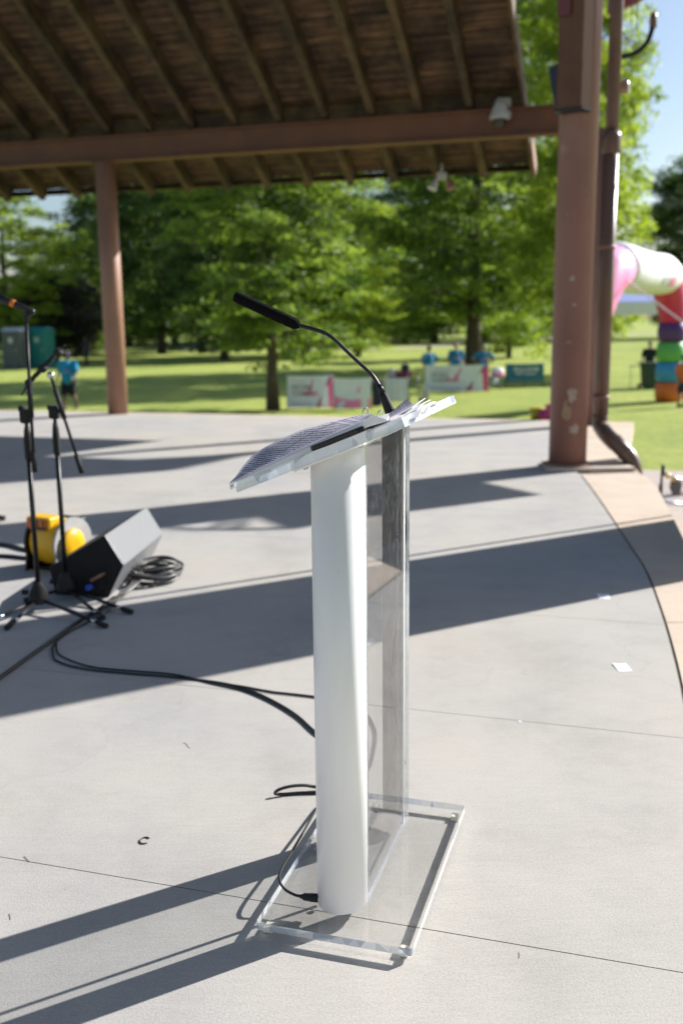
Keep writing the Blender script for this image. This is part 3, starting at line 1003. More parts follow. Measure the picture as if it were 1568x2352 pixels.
# pale wall added behind the viewer to bounce light onto the lectern
mb = MB()
mb.box(V(-3.2, -6.9, 2.2), 12.0, 0.25, 4.36)
mb.box(V(-3.2, -6.9, 4.45), 12.2, 0.40, 0.14)
mb.box(V(-3.2, -6.76, 0.10), 12.0, 0.05, 0.16)
solo('bounce_wall', mb, mat('pale_plaster', (0.55, 0.56, 0.58), (0.50, 0.51, 0.53), rough=0.9, scale=1.5, bump=0.2, bscale=60), 'pale wall added behind the viewer to bounce light', 'wall')

# downspout beside the column
DP = 9.85
top = D(1413, -30, DP)
def dsp(x, y, dd=DP):
    return D(x, y, dd)
ds = thing('downspout', 'dark brown downspout with bent shiny foot beside the thick column', 'downspout', V(dsp(1377, 960).x, dsp(1377, 960).y, 0))
bx, by = dsp(1380, 900).x, dsp(1380, 900).y
part('upper_pipe', MB().lathe([(0.062, 3.06), (0.062, 5.5)], V(bx, by, 0), n=20), M_spout, ds)
part('lower_pipe', MB().lathe([(0.075, 0.42), (0.075, 3.02)], V(bx, by, 0), n=20), M_spout, ds)
part('collar', MB().lathe([(0.082, 2.92), (0.092, 2.95), (0.092, 3.07), (0.078, 3.12)], V(bx, by, 0), n=20), M_spout, ds)
el = [V(bx, by, 0.46), V(bx, by, 0.36), dsp(1396, 1003, 9.6), dsp(1424, 1028, 9.5), dsp(1446, 1053, 9.45), dsp(1455, 1080, 9.42), dsp(1456, 1120, 9.42)]
part('elbow', MB().tube(spline(el, 5), 0.078, n=18), M_spout, ds)
for a, b_ in ((el[2], el[3]), (el[3], el[4]), (el[4], el[5])):
    d_ = (b_ - a).normalized()
    m_ = (a + b_) / 2
    part('seam_ring', MB().tube([m_ - d_ * 0.012, m_ + d_ * 0.012], 0.0835, n=18), M_spout, ds)
for z in (0.62, 2.05):
    part('strap', MB().tube([V(bx, by, z), V(bx, by, z + 0.035)], 0.081, n=18), M_brown, ds)
# hook shaped lamp arm
hk = [D(x, y, 9.95) for x, y in ((1412, 132), (1440, 128), (1465, 118), (1486, 95), (1496, 68), (1499, 48))]
hook = thing('hooked_arm', 'dark curved conduit arm with capped end sticking out beside the downspout', 'lamp arm', hk[0])
part('arm', MB().tube(spline(hk, 6), 0.024, n=10), M_black, hook)
part('end_cap', MB().tube([hk[-1] + V(0, 0, -0.06), hk[-1] + V(0, 0, 0.055), hk[-1] + V(0, 0, 0.07)], [0.033, 0.033, 0.018], n=12), M_spout, hook)
part('thin_wire', MB().tube(spline([D(x, y, 9.95) for x, y in ((1440, 85), (1447, 105), (1462, 116), (1478, 112))], 5), 0.005, n=6), M_cableg, hook)
# small flood lamp on the downspout
q = D(1437, 202, 9.95)
fx = thing('spotlight', 'small round spotlight with bright chrome rim on the right of the downspout', 'spotlight', q)
part('lamp_body', MB().lathe([(0.045, -0.10), (0.055, 0.0), (0.065, 0.05)], q + V(-0.05, 0, 0), V(1, -0.2, 0.25), n=16), M_post, fx)
part('lamp_rim', MB().lathe([(0.066, 0.05), (0.07, 0.065), (0.055, 0.075)], q + V(-0.05, 0, 0), V(1, -0.2, 0.25), n=16), M_chrome, fx)
part('arm', MB().tube([q + V(-0.07, 0, -0.02), q + V(-0.16, 0.0, -0.08)], 0.018, n=8), M_spout, fx)
# two thin hanging wires
for i, (x0, x1) in enumerate(((1452, 1448), (1466, 1461))):
    a, b_ = D(x0, -60, 10.2), D(x1, 62 + i * 12, 10.2)
    solo('hanging_wire', MB().tube([a, (a + b_) / 2, b_], 0.004, n=6), M_cableg, ('left' if i == 0 else 'right') + ' one of two thin pale wires hanging from the red curved beam', 'wire')
# dark loudspeaker behind the column
q = D(1279, 205, 9.75)
ls = thing('hung_loudspeaker', 'dark navy loudspeaker mounted behind the column above the beam', 'loudspeaker', q)
part('cabinet', MB().box(q + V(0.06, 0, 0), 0.15, 0.22, 0.44, (V(0.95, 0.2, 0.2).normalized(), V(-0.2, 0.97, 0).normalized(), V(-0.2, -0.04, 0.97).normalized())), M_navy, ls, bevel=0.02)
part('wall_bracket', MB().box(q + V(0.18, 0, -0.05), 0.14, 0.05, 0.08), M_black, ls)

# ================================================================== LECTERN
AX = V(0.29, 0.957, 0).normalized()                     # along the lectern, away from the camera
BX = V(AX.y, -AX.x, 0)                                  # towards the audience side (right)
LC = V(0.0695, 2.42, 0)
def L3(a, b_, z):
    return LC + AX * a + BX * b_ + V(0, 0, z)
def LP(x, y, a):
    """point of the upright plane a = const seen at a pixel"""
    d = ray(x, y)
    t_ = ((LC + AX * a - O).dot(AX)) / d.dot(AX)
    return O + d * t_
lec = thing('lectern', 'clear acrylic lectern with white columns and slanted clear top', 'lectern', LC)
# base plate, 14 mm thick, raised on pads
zb0, zb1 = 0.016, 0.035
def rrect(a0, a1, b0, b1, r, n=4):
    pts = []
    for (ca, cb, s) in ((a0 + r, b0 + r, 180), (a0 + r, b1 - r, 90), (a1 - r, b1 - r, 0), (a1 - r, b0 + r, 270)):
        for k in range(n + 1):
            t_ = RAD(s + 90 - 90 * k / n) if False else RAD(s + 90 * (1 - k / n))
            pts.append((ca + r * math.cos(t_), cb + r * math.sin(t_)))
    return pts
rp = rrect(-0.352, 0.352, -0.190, 0.190, 0.010)
mb = MB().prism([L3(a, b_, zb0) for a, b_ in rp], (0, 0, zb1 - zb0), m=0, mside=1)
part('base_plate', mb, [M_acr, M_edge2], lec)
for sa in (-1, 1):
    for sb in (-1, 1):
        c_ = L3(sa * 0.325, sb * 0.166, zb0 / 2)
        part('foot_pad', MB().box(c_, 0.022, 0.026, zb0 - 0.001, (BX, AX, Z)), M_foot, lec, bevel=0.002)
# slanted top
zs = V(BX.x, BX.y, 0)
TA = math.atan2(1.287 - 1.085, 0.27 + 0.23)
TD = BX * math.cos(TA) + Z * math.sin(TA)
TN = -BX * math.sin(TA) + Z * math.cos(TA)
T0 = L3(0, -0.232, 1.085)                               # upper low edge, middle
TL = 0.414
def TP(a, s, h=0.0):
    """on the top: a along the lectern, s up the slope from the low edge, h above the surface"""
    return T0 + AX * a + TD * s + TN * h
TH = 0.0225
def z_under(b_):
    return 1.085 - TH / math.cos(TA) + (b_ + 0.232) * math.tan(TA)
mb = MB().prism([TP(-0.303, 0, -TH), TP(-0.303, TL, -TH), TP(0.295, TL, -TH), TP(0.295, 0, -TH)], TN * TH, m=0, mside=1)
part('slanted_top', mb, [M_acr, M_edge2], lec)
# C-shaped columns
def cshell(ca, cb, r, a0, a1, n, ztop_fn, z0, th=0.004, el_=1.0):
    mb = MB()
    outer, inner = [], []
    for k in range(n + 1):
        a = RAD(a0 + (a1 - a0) * k / n)
        outer.append((ca + r * el_ * math.sin(a), cb + r * math.cos(a)))
        inner.append((ca + (r * el_ - th) * math.sin(a), cb + (r - th) * math.cos(a)))
    vs_ = []
    for (a, b_) in outer:
        vs_ += [L3(a, b_, z0), L3(a, b_, ztop_fn(b_))]
    for (a, b_) in inner:
        vs_ += [L3(a, b_, z0), L3(a, b_, ztop_fn(b_))]
    N = n + 1
    fo = [(2 * i, 2 * i + 1, 2 * i + 3, 2 * i + 2) for i in range(n)]
    fi = [(2 * N + 2 * i, 2 * N + 2 * i + 2, 2 * N + 2 * i + 3, 2 * N + 2 * i + 1) for i in range(n)]
    mb.add(vs_, fo, True, 0)
    o = len(mb.v) - len(vs_)
    for q in fi:
        mb.f.append([i + o for i in q]); mb.m.append(1); mb.s.append(True); mb.uv.append(None)
    fe = [(0, 2 * N, 2 * N + 1, 1), (2 * n, 2 * n + 1, 2 * N + 2 * n + 1, 2 * N + 2 * n)]
    fe += [(2 * i + 1, 2 * N + 2 * i + 1, 2 * N + 2 * i + 3, 2 * i + 3) for i in range(n)]
    fe += [(2 * i, 2 * i + 2, 2 * N + 2 * i + 2, 2 * N + 2 * i) for i in range(n)]
    for q in fe:
        mb.f.append([i + o for i in q]); mb.m.append(0); mb.s.append(False); mb.uv.append(None)
    return mb
zu = lambda b_: z_under(b_) - 0.005
mb = cshell(-0.200, -0.0185, 0.0618, -158, 34, 44, zu, zb1 + 0.0005, el_=1.18)
c1 = part('column', mb, [M_whitecol, M_colin], lec)
mb = cshell(0.205, -0.014, 0.0545, -6, 112, 26, zu, zb1 + 0.0005)
c2 = part('column', mb, [M_whitecol, M_colin], lec)
for ca, cc in ((-0.212, c1), (0.212, c2)):
    # mounting plate under the top, with screws
    b0, b1 = -0.090, 0.070
    mb = MB().prism([L3(ca - 0.085, b0, z_under(b0) - 0.0045), L3(ca + 0.085, b0, z_under(b0) - 0.0045), L3(ca + 0.085, b1, z_under(b1) - 0.0045), L3(ca - 0.085, b1, z_under(b1) - 0.0045)], TN * 0.004)
    part('mounting_plate', mb, M_whitecol, cc)
    for sa, b_ in ((-0.07, -0.068), (0.07, -0.068), (-0.07, 0.058), (0.07, 0.058)):
        q = L3(ca + sa, b_, z_under(b_) - 0.005)
        part('screw', MB().ball(q, 0.007, 0.007, 0.004, n=10, ax=(TD, AX, TN)), M_screw, cc)
    for b_ in (-0.05, 0.03):
        q = L3(ca + 0.03, b_, zb1 + 0.001)
        part('base_bolt', MB().lathe([(0.007, 0), (0.007, 0.004), (0.004, 0.006)], q, n=10), M_screw, cc)
# front panel
pb = 0.0365
mb = MB()
pv = [(-0.192, zb1 + 0.0005), (0.240, zb1 + 0.0005), (0.240, z_under(pb) - 0.006), (-0.192, z_under(pb) - 0.006)]
mb.prism([L3(a, pb, z) for a, z in pv], BX * 0.0095, m=0, mside=1)
part('front_panel', mb, [M_acrp, M_edge], lec)
# slim hidden rod added inside the near column to throw a thin shadow line
part('shadow_rod', MB().tube([L3(-0.158, -0.050, zb1), L3(-0.158, -0.050, z_under(-0.05) - 0.005)], 0.0055, n=8), M_colin, lec)
part('socket', MB().tube([LP(730, 2063, -0.236), LP(742, 2064, -0.232)], 0.0115, n=14), M_chrome, c1)
# wires inside the far column
part('inner_wire', MB().tube(spline([L3(0.235, 0.020, 1.10), L3(0.228, 0.032, 1.0), L3(0.235, 0.036, 0.85), L3(0.232, 0.012, 0.62), L3(0.235, -0.004, 0.42), L3(0.23, 0.022, 0.28), L3(0.235, 0.036, 0.2)], 6), 0.0022, n=6), M_cable, c2)

# gooseneck microphone
gm = [LP(x, y, 0.02) for x, y in ((905, 972), (893, 940), (882, 912), (872, 888), (858, 866), (845, 852), (810, 820), (775, 786), (755, 770), (738, 762), (712, 754), (684, 747))]
mic = thing('gooseneck_microphone', 'black gooseneck microphone rising from the lectern top', 'microphone', gm[0])
part('base_sleeve', MB().tube([gm[0], gm[1], gm[2], gm[2] + (gm[3] - gm[2]) * 0.4], [0.0125, 0.0125, 0.0105, 0.0078], n=14), M_rubber, mic)
part('ferrule', MB().tube([gm[2] + (gm[3] - gm[2]) * 0.4, gm[3] + (gm[4] - gm[3]) * 0.2], [0.0088, 0.0062], n=14), M_black, mic)
sp2 = spline(gm[3:], 8)
rr = []
for i in range(len(sp2)):
    rr.append(0.0054 if (i < 14 or i > len(sp2) - 22) and i % 2 else 0.0046)
part('gooseneck', MB().tube(sp2, rr, n=10), M_black, mic)
w0, w1 = LP(682, 746, 0.02), LP(541, 681, 0.02)
wd = (w1 - w0)
WLn = wd.length
wd.normalize()
prof = [(0.006, -0.008), (0.012, 0.0), (0.0140, 0.006), (0.0145, 0.03), (0.0134, 0.036), (0.0145, 0.041), (0.0145, 0.066), (0.0135, 0.071), (0.0145, 0.076), (0.0144, WLn * 0.62), (0.0138, WLn * 0.64), (0.0144, WLn * 0.66), (0.0140, WLn - 0.008), (0.0125, WLn), (0.0105, WLn), (0.009, WLn - 0.004)]
part('foam_windscreen', MB().lathe(prof, w0, wd, n=22), M_foam, mic)

# flat black holder on the top
q = [TP(-0.262, 0.190), TP(-0.262, 0.325)]
mb = MB()
pts = []
for a, s in ((-0.270, 0.196), (-0.280, 0.205), (-0.280, 0.312), (-0.268, 0.326), (-0.170, 0.326), (-0.158, 0.312), (-0.158, 0.205), (-0.170, 0.196)):
    pts.append(TP(a, s - 0.008, 0.0005))
mb.prism(pts, TN * 0.0125)
solo('black_holder', mb, M_blackx, 'flat black octagonal box on the lectern top under the binder', 'holder', bevel=0.003)

# ring binder with pages
bo = TP(0, 0.25)
bind = thing('ring_binder', 'open white ring binder full of pages on the lectern top', 'binder', bo)
TOPPX = [(527, 1110), (541, 1096), (556, 1074), (578, 1048), (606, 1029), (645, 1009), (700, 985), (760, 968), (815, 956), (855, 950)]
LOWPX = [(527, 1111), (560, 1096), (600, 1077), (640, 1058), (690, 1034), (740, 1011), (780, 992), (815, 977), (842, 963), (856, 951)]
COVPX = [(536, 1117), (575, 1103), (615, 1087), (655, 1069), (695, 1050), (735, 1028), (775, 1008), (815, 992), (850, 979), (890, 967)]
def curve_at(tab, v):
    k = v * (len(tab) - 1)
    i = min(int(k), len(tab) - 2)
    f_ = k - i
    return tab[i][0] + (tab[i + 1][0] - tab[i][0]) * f_, tab[i][1] + (tab[i + 1][1] - tab[i][1]) * f_
def lofted(lo_tab, hi_tab, a0, a1, sag=0.0):
    """sheet between a near edge and a far edge, each read from its outline"""
    def fn(u, v):
        p0 = LP(*curve_at(lo_tab, v), a0)
        p1 = LP(*curve_at(hi_tab, v), a1)
        return p0 + (p1 - p0) * u + Z * (sag * math.sin(math.pi * u))
    return fn
shift = lambda tab, dx, dy: [(x + dx, y + dy) for x, y in tab]
part('cover', MB().sheet(lofted(COVPX, shift(COVPX, 6, -16), -0.262, -0.02), 8, 18, 0.003), M_white, bind)
part('page_block', MB().sheet(lofted(shift(COVPX, 0, -1), shift(LOWPX, 0, 2), -0.261, -0.2575), 4, 24, 0.002), M_paper, bind)
for k in range(2):
    part('page', MB().sheet(lofted(shift(LOWPX, 1 + k, 5 + 5 * k), shift(TOPPX, 4, 12 + 5 * k), -0.255, -0.02), 6, 24, 0.0012), M_paper, bind)
part('printed_page', MB().sheet(lofted(LOWPX, TOPPX, -0.258, 0.0, 0.0), 10, 40, 0.0008), M_print, bind, label='curling printed page of the binder')
def flap(p00, p10, p11, p01, bend):
    def fn(u, v):
        q = p00 * (1 - u) * (1 - v) + p10 * u * (1 - v) + p11 * u * v + p01 * (1 - u) * v
        return q + TN * bend * math.sin(math.pi * u)
    return fn
# right hand leaves fanning at the upper side
part('printed_page', MB().sheet(flap(LP(868, 972, 0.0), LP(850, 985, -0.2), LP(948, 930, -0.16), LP(932, 917, 0.05), 0.003), 6, 6, 0.0008), M_print, bind)
for i, (x0, y0, x1, y1, a) in enumerate(((866, 981, 946, 936, -0.13), (862, 985, 958, 940, -0.17), (858, 989, 970, 944, -0.20), (852, 993, 978, 947, -0.22), (848, 997, 962, 955, -0.245))):
    part('loose_page', MB().sheet(flap(LP(x0 + 40, y0 - 30, a + 0.27), LP(x0, y0, a), LP(x1, y1, a), LP(x1 + 30, y1 - 22, a + 0.27), 0.003 * i), 5, 6, 0.0012), M_paper, bind)
for i, (x, y, a) in enumerate(((838, 952, 0.02), (873, 957, -0.06))):
    c_ = LP(x, y, a)
    pts = [c_ + TD * (0.006 * math.cos(RAD(t_))) + Z * (0.015 * math.sin(RAD(t_))) + AX * (0.006 * math.cos(RAD(t_))) for t_ in range(-30, 211, 20)]
    part('binder_ring', MB().tube(pts, 0.0016, n=8), M_chrome, bind)

# ================================================================== CABLES
def floor_cable(px, r=0.004, lift=None, n=8, z0=None):
    pts = []
    for i, p_ in enumerate(px):
        z = (r + 0.0005) if lift is None or lift[i] is None else lift[i]
        pts.append(G(p_[0], p_[1], z))
    return spline(pts, n)
def cable(name, px, label, r=0.004, lift=None, m=None, group=None):
    mb = MB().tube(floor_cable(px, r, lift), r, n=8)
    return solo(name, mb, m or M_cable, label, 'cable', group=group)
c_main = ((238, 1403), (205, 1428), (160, 1452), (126, 1478), (122, 1502), (135, 1520), (200, 1537), (300, 1547), (400, 1555), (500, 1567), (560, 1581), (620, 1606), (680, 1642), (728, 1684), (790, 1720))
cable('floor_cable', c_main, 'black cable curving across the stage floor from mic stands to lectern', 0.0046)
cable('floor_cable', tuple((x + (9 if i < 8 else 0), y - (12 if 2 < i < 6 else -5 if i > 8 else 6)) for i, (x, y) in enumerate(c_main)), 'second strand of black cable running beside the long floor cable', 0.0038)
cable('floor_cable', ((520, 1571), (560, 1577), (620, 1588), (680, 1595), (728, 1601), (800, 1614), (838, 1635), (862, 1680), (858, 1730), (842, 1775), (800, 1800)), 'black cable branching off and looping behind the lectern column', 0.004)
cable('floor_cable', ((-40, 1585), (30, 1535), (110, 1478), (180, 1428), (232, 1396), (262, 1372)), 'thick dark cable running off the left edge in front of the mic stands', 0.009)
cable('floor_cable', ((-30, 1248), (20, 1252), (60, 1262), (100, 1268), (130, 1272)), 'upper black cable entering from the left edge behind the mic stands', 0.012)
cable('floor_cable', ((-30, 1276), (20, 1277), (60, 1281), (100, 1283), (135, 1284)), 'lower black cable entering from the left edge beside the yellow blower', 0.012)
# loop left of the lectern foot
cable('cable_loop', ((800, 1818), (728, 1820), (690, 1821), (652, 1824), (632, 1823), (640, 1814), (668, 1806), (700, 1804), (728, 1808), (790, 1815)), 'small black cable loop lying left of the white lectern column', 0.005, lift=(None, None, None, None, 0.012, 0.02, 0.025, 0.02, 0.01, None))
lc_ = thing('plugged_cable', 'black audio cable plugged into the foot of the lectern column', 'cable', G(690, 2000))
SOCK = LP(732, 2063, -0.236)
pth = [G(745, 1842, 0.006), G(728, 1856, 0.008), G(700, 1905, 0.03), G(668, 1960, 0.055), G(645, 2000, 0.065), LP(642, 2022, -0.215), LP(655, 2043, -0.228), LP(676, 2055, -0.235), LP(692, 2059, -0.236)]
part('cord', MB().tube(spline(pth, 8), 0.0036, n=10), M_cable, lc_)
q0, q1 = pth[-1], SOCK
d_ = (q1 - q0)
part('plug', MB().tube([q0 - d_ * 0.05, q0 + d_ * 0.12, q0 + d_ * 0.14, q0 + d_ * 0.5, q0 + d_ * 0.52, q1], [0.005, 0.0065, 0.009, 0.0095, 0.0105, 0.0105], n=14), M_rubber, lc_)

# coil of cable beside the wedge
cc = G(362, 1330)
coil = thing('cable_coil', 'coil of grey and black cable lying right of the floor monitor', 'cable coil', cc)
for i in range(8):
    r_ = 0.128 + rng.uniform(-0.016, 0.02)
    ph = rng.uniform(0, 6)
    ox, oy = rng.uniform(-0.02, 0.02), rng.uniform(-0.02, 0.02)
    tilt = rng.uniform(-0.05, 0.05)
    pts = []
    for k in range(30):
        a = 2 * math.pi * k / 30
        pts.append(cc + V(ox + r_ * math.cos(a), oy + r_ * 1.15 * math.sin(a), 0.010 + 0.011 * i + tilt * r_ * math.sin(a + ph) + 0.012 * math.sin(3 * a + ph) * 0.5))
    part('cable_turn', MB().tube(pts, 0.0075, n=8, closed=True), M_cableg if i % 3 else M_cable, coil)
tail = [cc + V(-0.10, -0.10, 0.05), G(300, 1345, 0.03), G(272, 1368, 0.012), G(252, 1385, 0.01), G(235, 1402, 0.01), G(205, 1425, 0.01)]
for i in range(3):
    part('cable_tail', MB().tube(spline([q + V(0.018 * i, 0.012 * i, 0.004 * i) for q in tail], 6), 0.0075, n=8), M_cableg, coil)

# ================================================================== FLOOR MONITOR
d0, d1 = G(128, 1366), G(250, 1373)
ud = (d1 - d0).normalized()
fwd = V(-ud.y, ud.x, 0)
if fwd.y < 0:
    fwd = -fwd
def on_face(x, y):
    d = ray(x, y)
    t_ = (d0 - O).dot(fwd) / d.dot(fwd)
    return O + d * t_
far_ = G(344, 1291)
ext = (far_ - d1)
ext.z = 0
ext = fwd * ext.dot(fwd) + ud * (ext.dot(ud))
mon = thing('floor_monitor', 'black wedge floor monitor speaker with grey sunlit end', 'speaker', (d0 + d1) / 2)
prof = [d0 + V(0, 0, 0.001), d1 + V(0, 0, 0.001), on_face(284, 1299), on_face(241, 1229), on_face(113, 1303)]
vs_ = prof + [x + ext for x in prof]
mb = MB()
mb.add(vs_, [(0, 1, 2, 3, 4), (9, 8, 7, 6, 5)], False, 0)
o_ = len(mb.v) - 10
for i in range(5):
    j = (i + 1) % 5
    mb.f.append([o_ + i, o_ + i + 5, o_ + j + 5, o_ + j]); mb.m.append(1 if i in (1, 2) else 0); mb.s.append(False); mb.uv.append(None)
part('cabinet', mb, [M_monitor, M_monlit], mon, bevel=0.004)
def fp(x, y, off=0.0):
    return on_face(x, y) - fwd * off
mb = MB().prism([fp(196, 1345, 0.002), fp(222, 1367, 0.002), fp(246, 1345, 0.002), fp(238, 1318, 0.002)], -fwd * 0.006)
part('connector_plate', mb, M_blackx, mon)
part('power_plug', MB().tube([fp(212, 1345, 0.006), fp(212, 1345, 0.05)], 0.016, n=12), mat('blue_plastic', (0.03, 0.10, 0.55), rough=0.4), mon)
part('handle', MB().tube([fp(212, 1332, 0.004), fp(216, 1330, 0.03), fp(238, 1318, 0.03), fp(242, 1316, 0.004)], 0.008, n=8), M_post, mon)

# ================================================================== YELLOW BLOWER
bo = G(142, 1302)
blo = thing('air_blower', 'yellow air blower with orange intake grille and grey side plate', 'blower', bo)
bX = V(0.88, -0.475, 0).normalized()
bY = V(0.475, 0.88, 0)
mb = MB().lathe([(0.125, -0.10), (0.138, -0.085), (0.142, 0.0), (0.138, 0.085), (0.125, 0.10)], bo + V(0, 0, 0.158) - bX * 0.02, bX, n=28)
part('drum', mb, M_yellow, blo)
mb = MB().box(bo + V(0, 0, 0.275) - bX * 0.055 - bY * 0.055, 0.18, 0.11, 0.085, (bX, bY, Z))
hd = part('intake_housing', mb, M_yellow, blo, bevel=0.012)
gc = bo + V(0, 0, 0.274) - bX * 0.060 - bY * 0.113
part('grille', MB().box(gc, 0.155, 0.012, 0.065, (bX, bY, Z)), M_orange, hd, bevel=0.004)
for i in range(3):
    part('slot', MB().box(gc + bX * (-0.035 + 0.045 * i) - bY * 0.007, 0.007, 0.006, 0.058, (bX, bY, Z)), M_blackx, hd)
part('slot', MB().box(gc + bX * 0.03 - bY * 0.007 - V(0, 0, 0.022), 0.09, 0.005, 0.018, (bX, bY, Z)), M_blackx, hd)
for s_ in (-0.135, 0.095):
    pts = []
    for k in range(19):
        a = RAD(-15 + 12 * k)
        pts.append(bo + bX * s_ + bY * (0.155 * math.cos(a)) + V(0, 0, 0.155 + 0.155 * math.sin(a)))
    pts += [bo + bX * s_ + bY * -0.16 + V(0, 0, 0.002), bo + bX * s_ + bY * 0.16 + V(0, 0, 0.002)]
    part('side_plate', MB().prism(pts, bX * 0.014), M_grey if s_ > 0 else M_blackx, blo)
part('motor_cap', MB().lathe([(0.095, 0.0), (0.095, 0.018), (0.08, 0.03), (0.03, 0.034)], bo + bX * 0.109 + V(0, 0, 0.15) - bY * 0.02, bX, n=22), M_yellow, blo)
part('outlet_mouth', MB().box(bo + bY * 0.10 + V(0, 0, 0.25) - bX * 0.02, 0.20, 0.10, 0.07, (bX, bY, Z)), M_bin, blo, bevel=0.01)
part('foot_frame', MB().box(bo + V(0, 0, 0.009) - bX * 0.02, 0.20, 0.20, 0.016, (bX, bY, Z)), M_blackx, blo)

# ================================================================== MICROPHONE STANDS
def stand_at(px, py):
    return G(px, py)
def mic_stand(base, label, feet, ztop, clutch):
    s = thing('microphone_stand', label, 'mic stand', base, 'microphone stands on the stage')
    b = base
    part('base_hub', MB().lathe([(0.030, 0.035), (0.050, 0.045), (0.050, 0.075), (0.040, 0.105), (0.026, 0.135), (0.020, 0.150)], b, n=18), M_rubber, s)
    part('pole', MB().lathe([(0.0125, 0.12), (0.0125, 0.80)], b, n=14), M_black, s)
    part('clutch', MB().lathe([(0.013, 0.76), (0.018, 0.78), (0.019, 0.86), (0.016, 0.90), (0.012, 0.93)], b, n=14), M_rubber, s)
    part('upper_pole', MB().lathe([(0.0095, 0.90), (0.0095, ztop)], b, n=12), M_black, s)
    for (fx_, fy_) in feet:
        e = G(fx_, fy_, 0.013)
        st = b + V(0, 0, 0.060)
        d_ = (e - st)
        lg = part('leg', MB().tube([st, e], 0.009, n=10), M_black, s)
        part('rubber_foot', MB().tube([e - d_.normalized() * 0.055, e + d_.normalized() * 0.01], 0.0135, n=12), M_rubber, lg)
        m_ = e - d_.normalized() * 0.10
        part('shiny_band', MB().tube([m_, m_ + d_.normalized() * 0.03], 0.0105, n=12), M_chrome, lg)
    part('knob', MB().tube([b + V(-0.045, -0.02, 0.10), b + V(-0.075, -0.03, 0.105)], 0.013, n=10), M_rubber, s)
    return s
SA = G(92, 1402)
SB = G(154, 1376)
YA, YB = SA.y, SB.y
sa = mic_stand(SA, 'left black microphone stand holding the microphone with orange band', ((18, 1441), (242, 1437), (-30, 1432)), 0.985, None)
pv_ = D(71, 930, YA - 0.02)
bt, bb = D(61, 742, YA - 0.03), D(80, 1084, YA - 0.02)
part('pivot', MB().box(SA + V(0, 0, 0.985), 0.055, 0.05, 0.07), M_rubber, sa, bevel=0.012)
part('pivot_knob', MB().tube([D(58, 940, YA), D(44, 938, YA)], 0.015, n=10), M_rubber, sa)
bm = part('boom', MB().tube([bt, pv_, bb], 0.0085, n=10), M_black, sa)
part('counterweight', MB().tube([bb + (pv_ - bb).normalized() * 0.10, bb], 0.0135, n=12), M_rubber, bm)
part('boom_sleeve', MB().tube([bt + (pv_ - bt) * 0.72, pv_ + (bb - pv_) * 0.18], 0.0135, n=12), M_rubber, bm)
part('mic_clip', MB().tube([bt, D(60, 728, YA - 0.03), D(72, 716, YA - 0.03)], [0.010, 0.013, 0.016], n=10), M_rubber, sa)
m0, m1 = D(80, 718, YA - 0.03), D(-18, 676, YA - 0.03)
md_ = (m1 - m0).normalized()
hm = thing('handheld_microphone', 'black microphone with orange tape band on the left stand', 'microphone', m0)
ml = (m1 - m0).length
part('handle', MB().lathe([(0.011, 0), (0.014, 0.01), (0.017, ml * 0.65), (0.021, ml * 0.8)], m0, md_, n=16), M_black, hm)
part('orange_band', MB().lathe([(0.0185, ml * 0.46), (0.0185, ml * 0.56)], m0, md_, n=16), mat('orange_tape', (0.75, 0.22, 0.02), rough=0.6), hm)
part('grille_head', MB().ball(m0 + md_ * (ml * 0.92), 0.026, n=16), M_foam, hm)
sb = mic_stand(SB, 'right black microphone stand with an empty clip on its tilted boom', ((300, 1405), (236, 1418), (60, 1378)), 0.99, None)
part('pivot', MB().box(SB + V(0, 0, 0.985), 0.055, 0.05, 0.07), M_rubber, sb, bevel=0.012)
part('pivot_knob', MB().tube([D(121, 936, YB), D(110, 936, YB)], 0.013, n=10), M_rubber, sb)
b0_, b1_ = D(189, 1087, YB - 0.03), D(117, 862, YB - 0.03)
bm = part('boom', MB().tube([b0_, b1_], 0.0085, n=10), M_black, sb)
part('counterweight', MB().tube([b0_, b0_ + (b1_ - b0_).normalized() * 0.10], 0.0135, n=12), M_rubber, bm)
part('boom_sleeve', MB().tube([b0_ + (b1_ - b0_) * 0.56, b0_ + (b1_ - b0_) * 0.86], 0.0125, n=12), M_rubber, bm)
part('pivot_arm', MB().tube([SB + V(0.0, -0.01, 0.99), b0_ + (b1_ - b0_) * 0.64], 0.012, n=10), M_rubber, sb)
k0, k1 = D(58, 888, YB - 0.03), D(146, 796, YB - 0.03)
cb_ = part('clip_bar', MB().tube([k0 + (k1 - k0) * 0.14, k1 + (k0 - k1) * 0.06], 0.012, n=10), M_rubber, sb)
for f_, r_ in ((0.1, 0.022), (0.46, 0.026), (0.86, 0.024)):
    c_ = k0 + (k1 - k0) * f_
    part('clip_joint', MB().ball(c_, r_, r_, r_ * 0.9, n=12), M_rubber, cb_)
part('clip_tip', MB().tube([k1 + (k0 - k1) * 0.1, k1 + (k1 - k0) * 0.06], [0.008, 0.003], n=8), M_black, cb_)
part('clip_tip', MB().tube([k0 + (k1 - k0) * 0.1, D(50, 908, YB - 0.03)], [0.008, 0.004], n=8), M_black, cb_)
part('boom_joint', MB().ball(b1_, 0.02, n=12), M_chrome, bm)
# rubber foot of another stand entering at the left edge
e_ = G(6, 1190, 0.02)
fo = thing('stand_foot', 'black rubber tipped stand leg poking in at the left edge', 'stand leg', V(e_.x, e_.y, 0))
part('leg', MB().tube([e_, e_ + V(-0.5, 0.02, 0.10)], 0.010, n=10), M_black, fo)
part('rubber_foot', MB().tube([e_ + V(-0.05, 0, 0.008), e_ + V(0.02, 0, 0)], 0.019, n=12), M_rubber, fo)

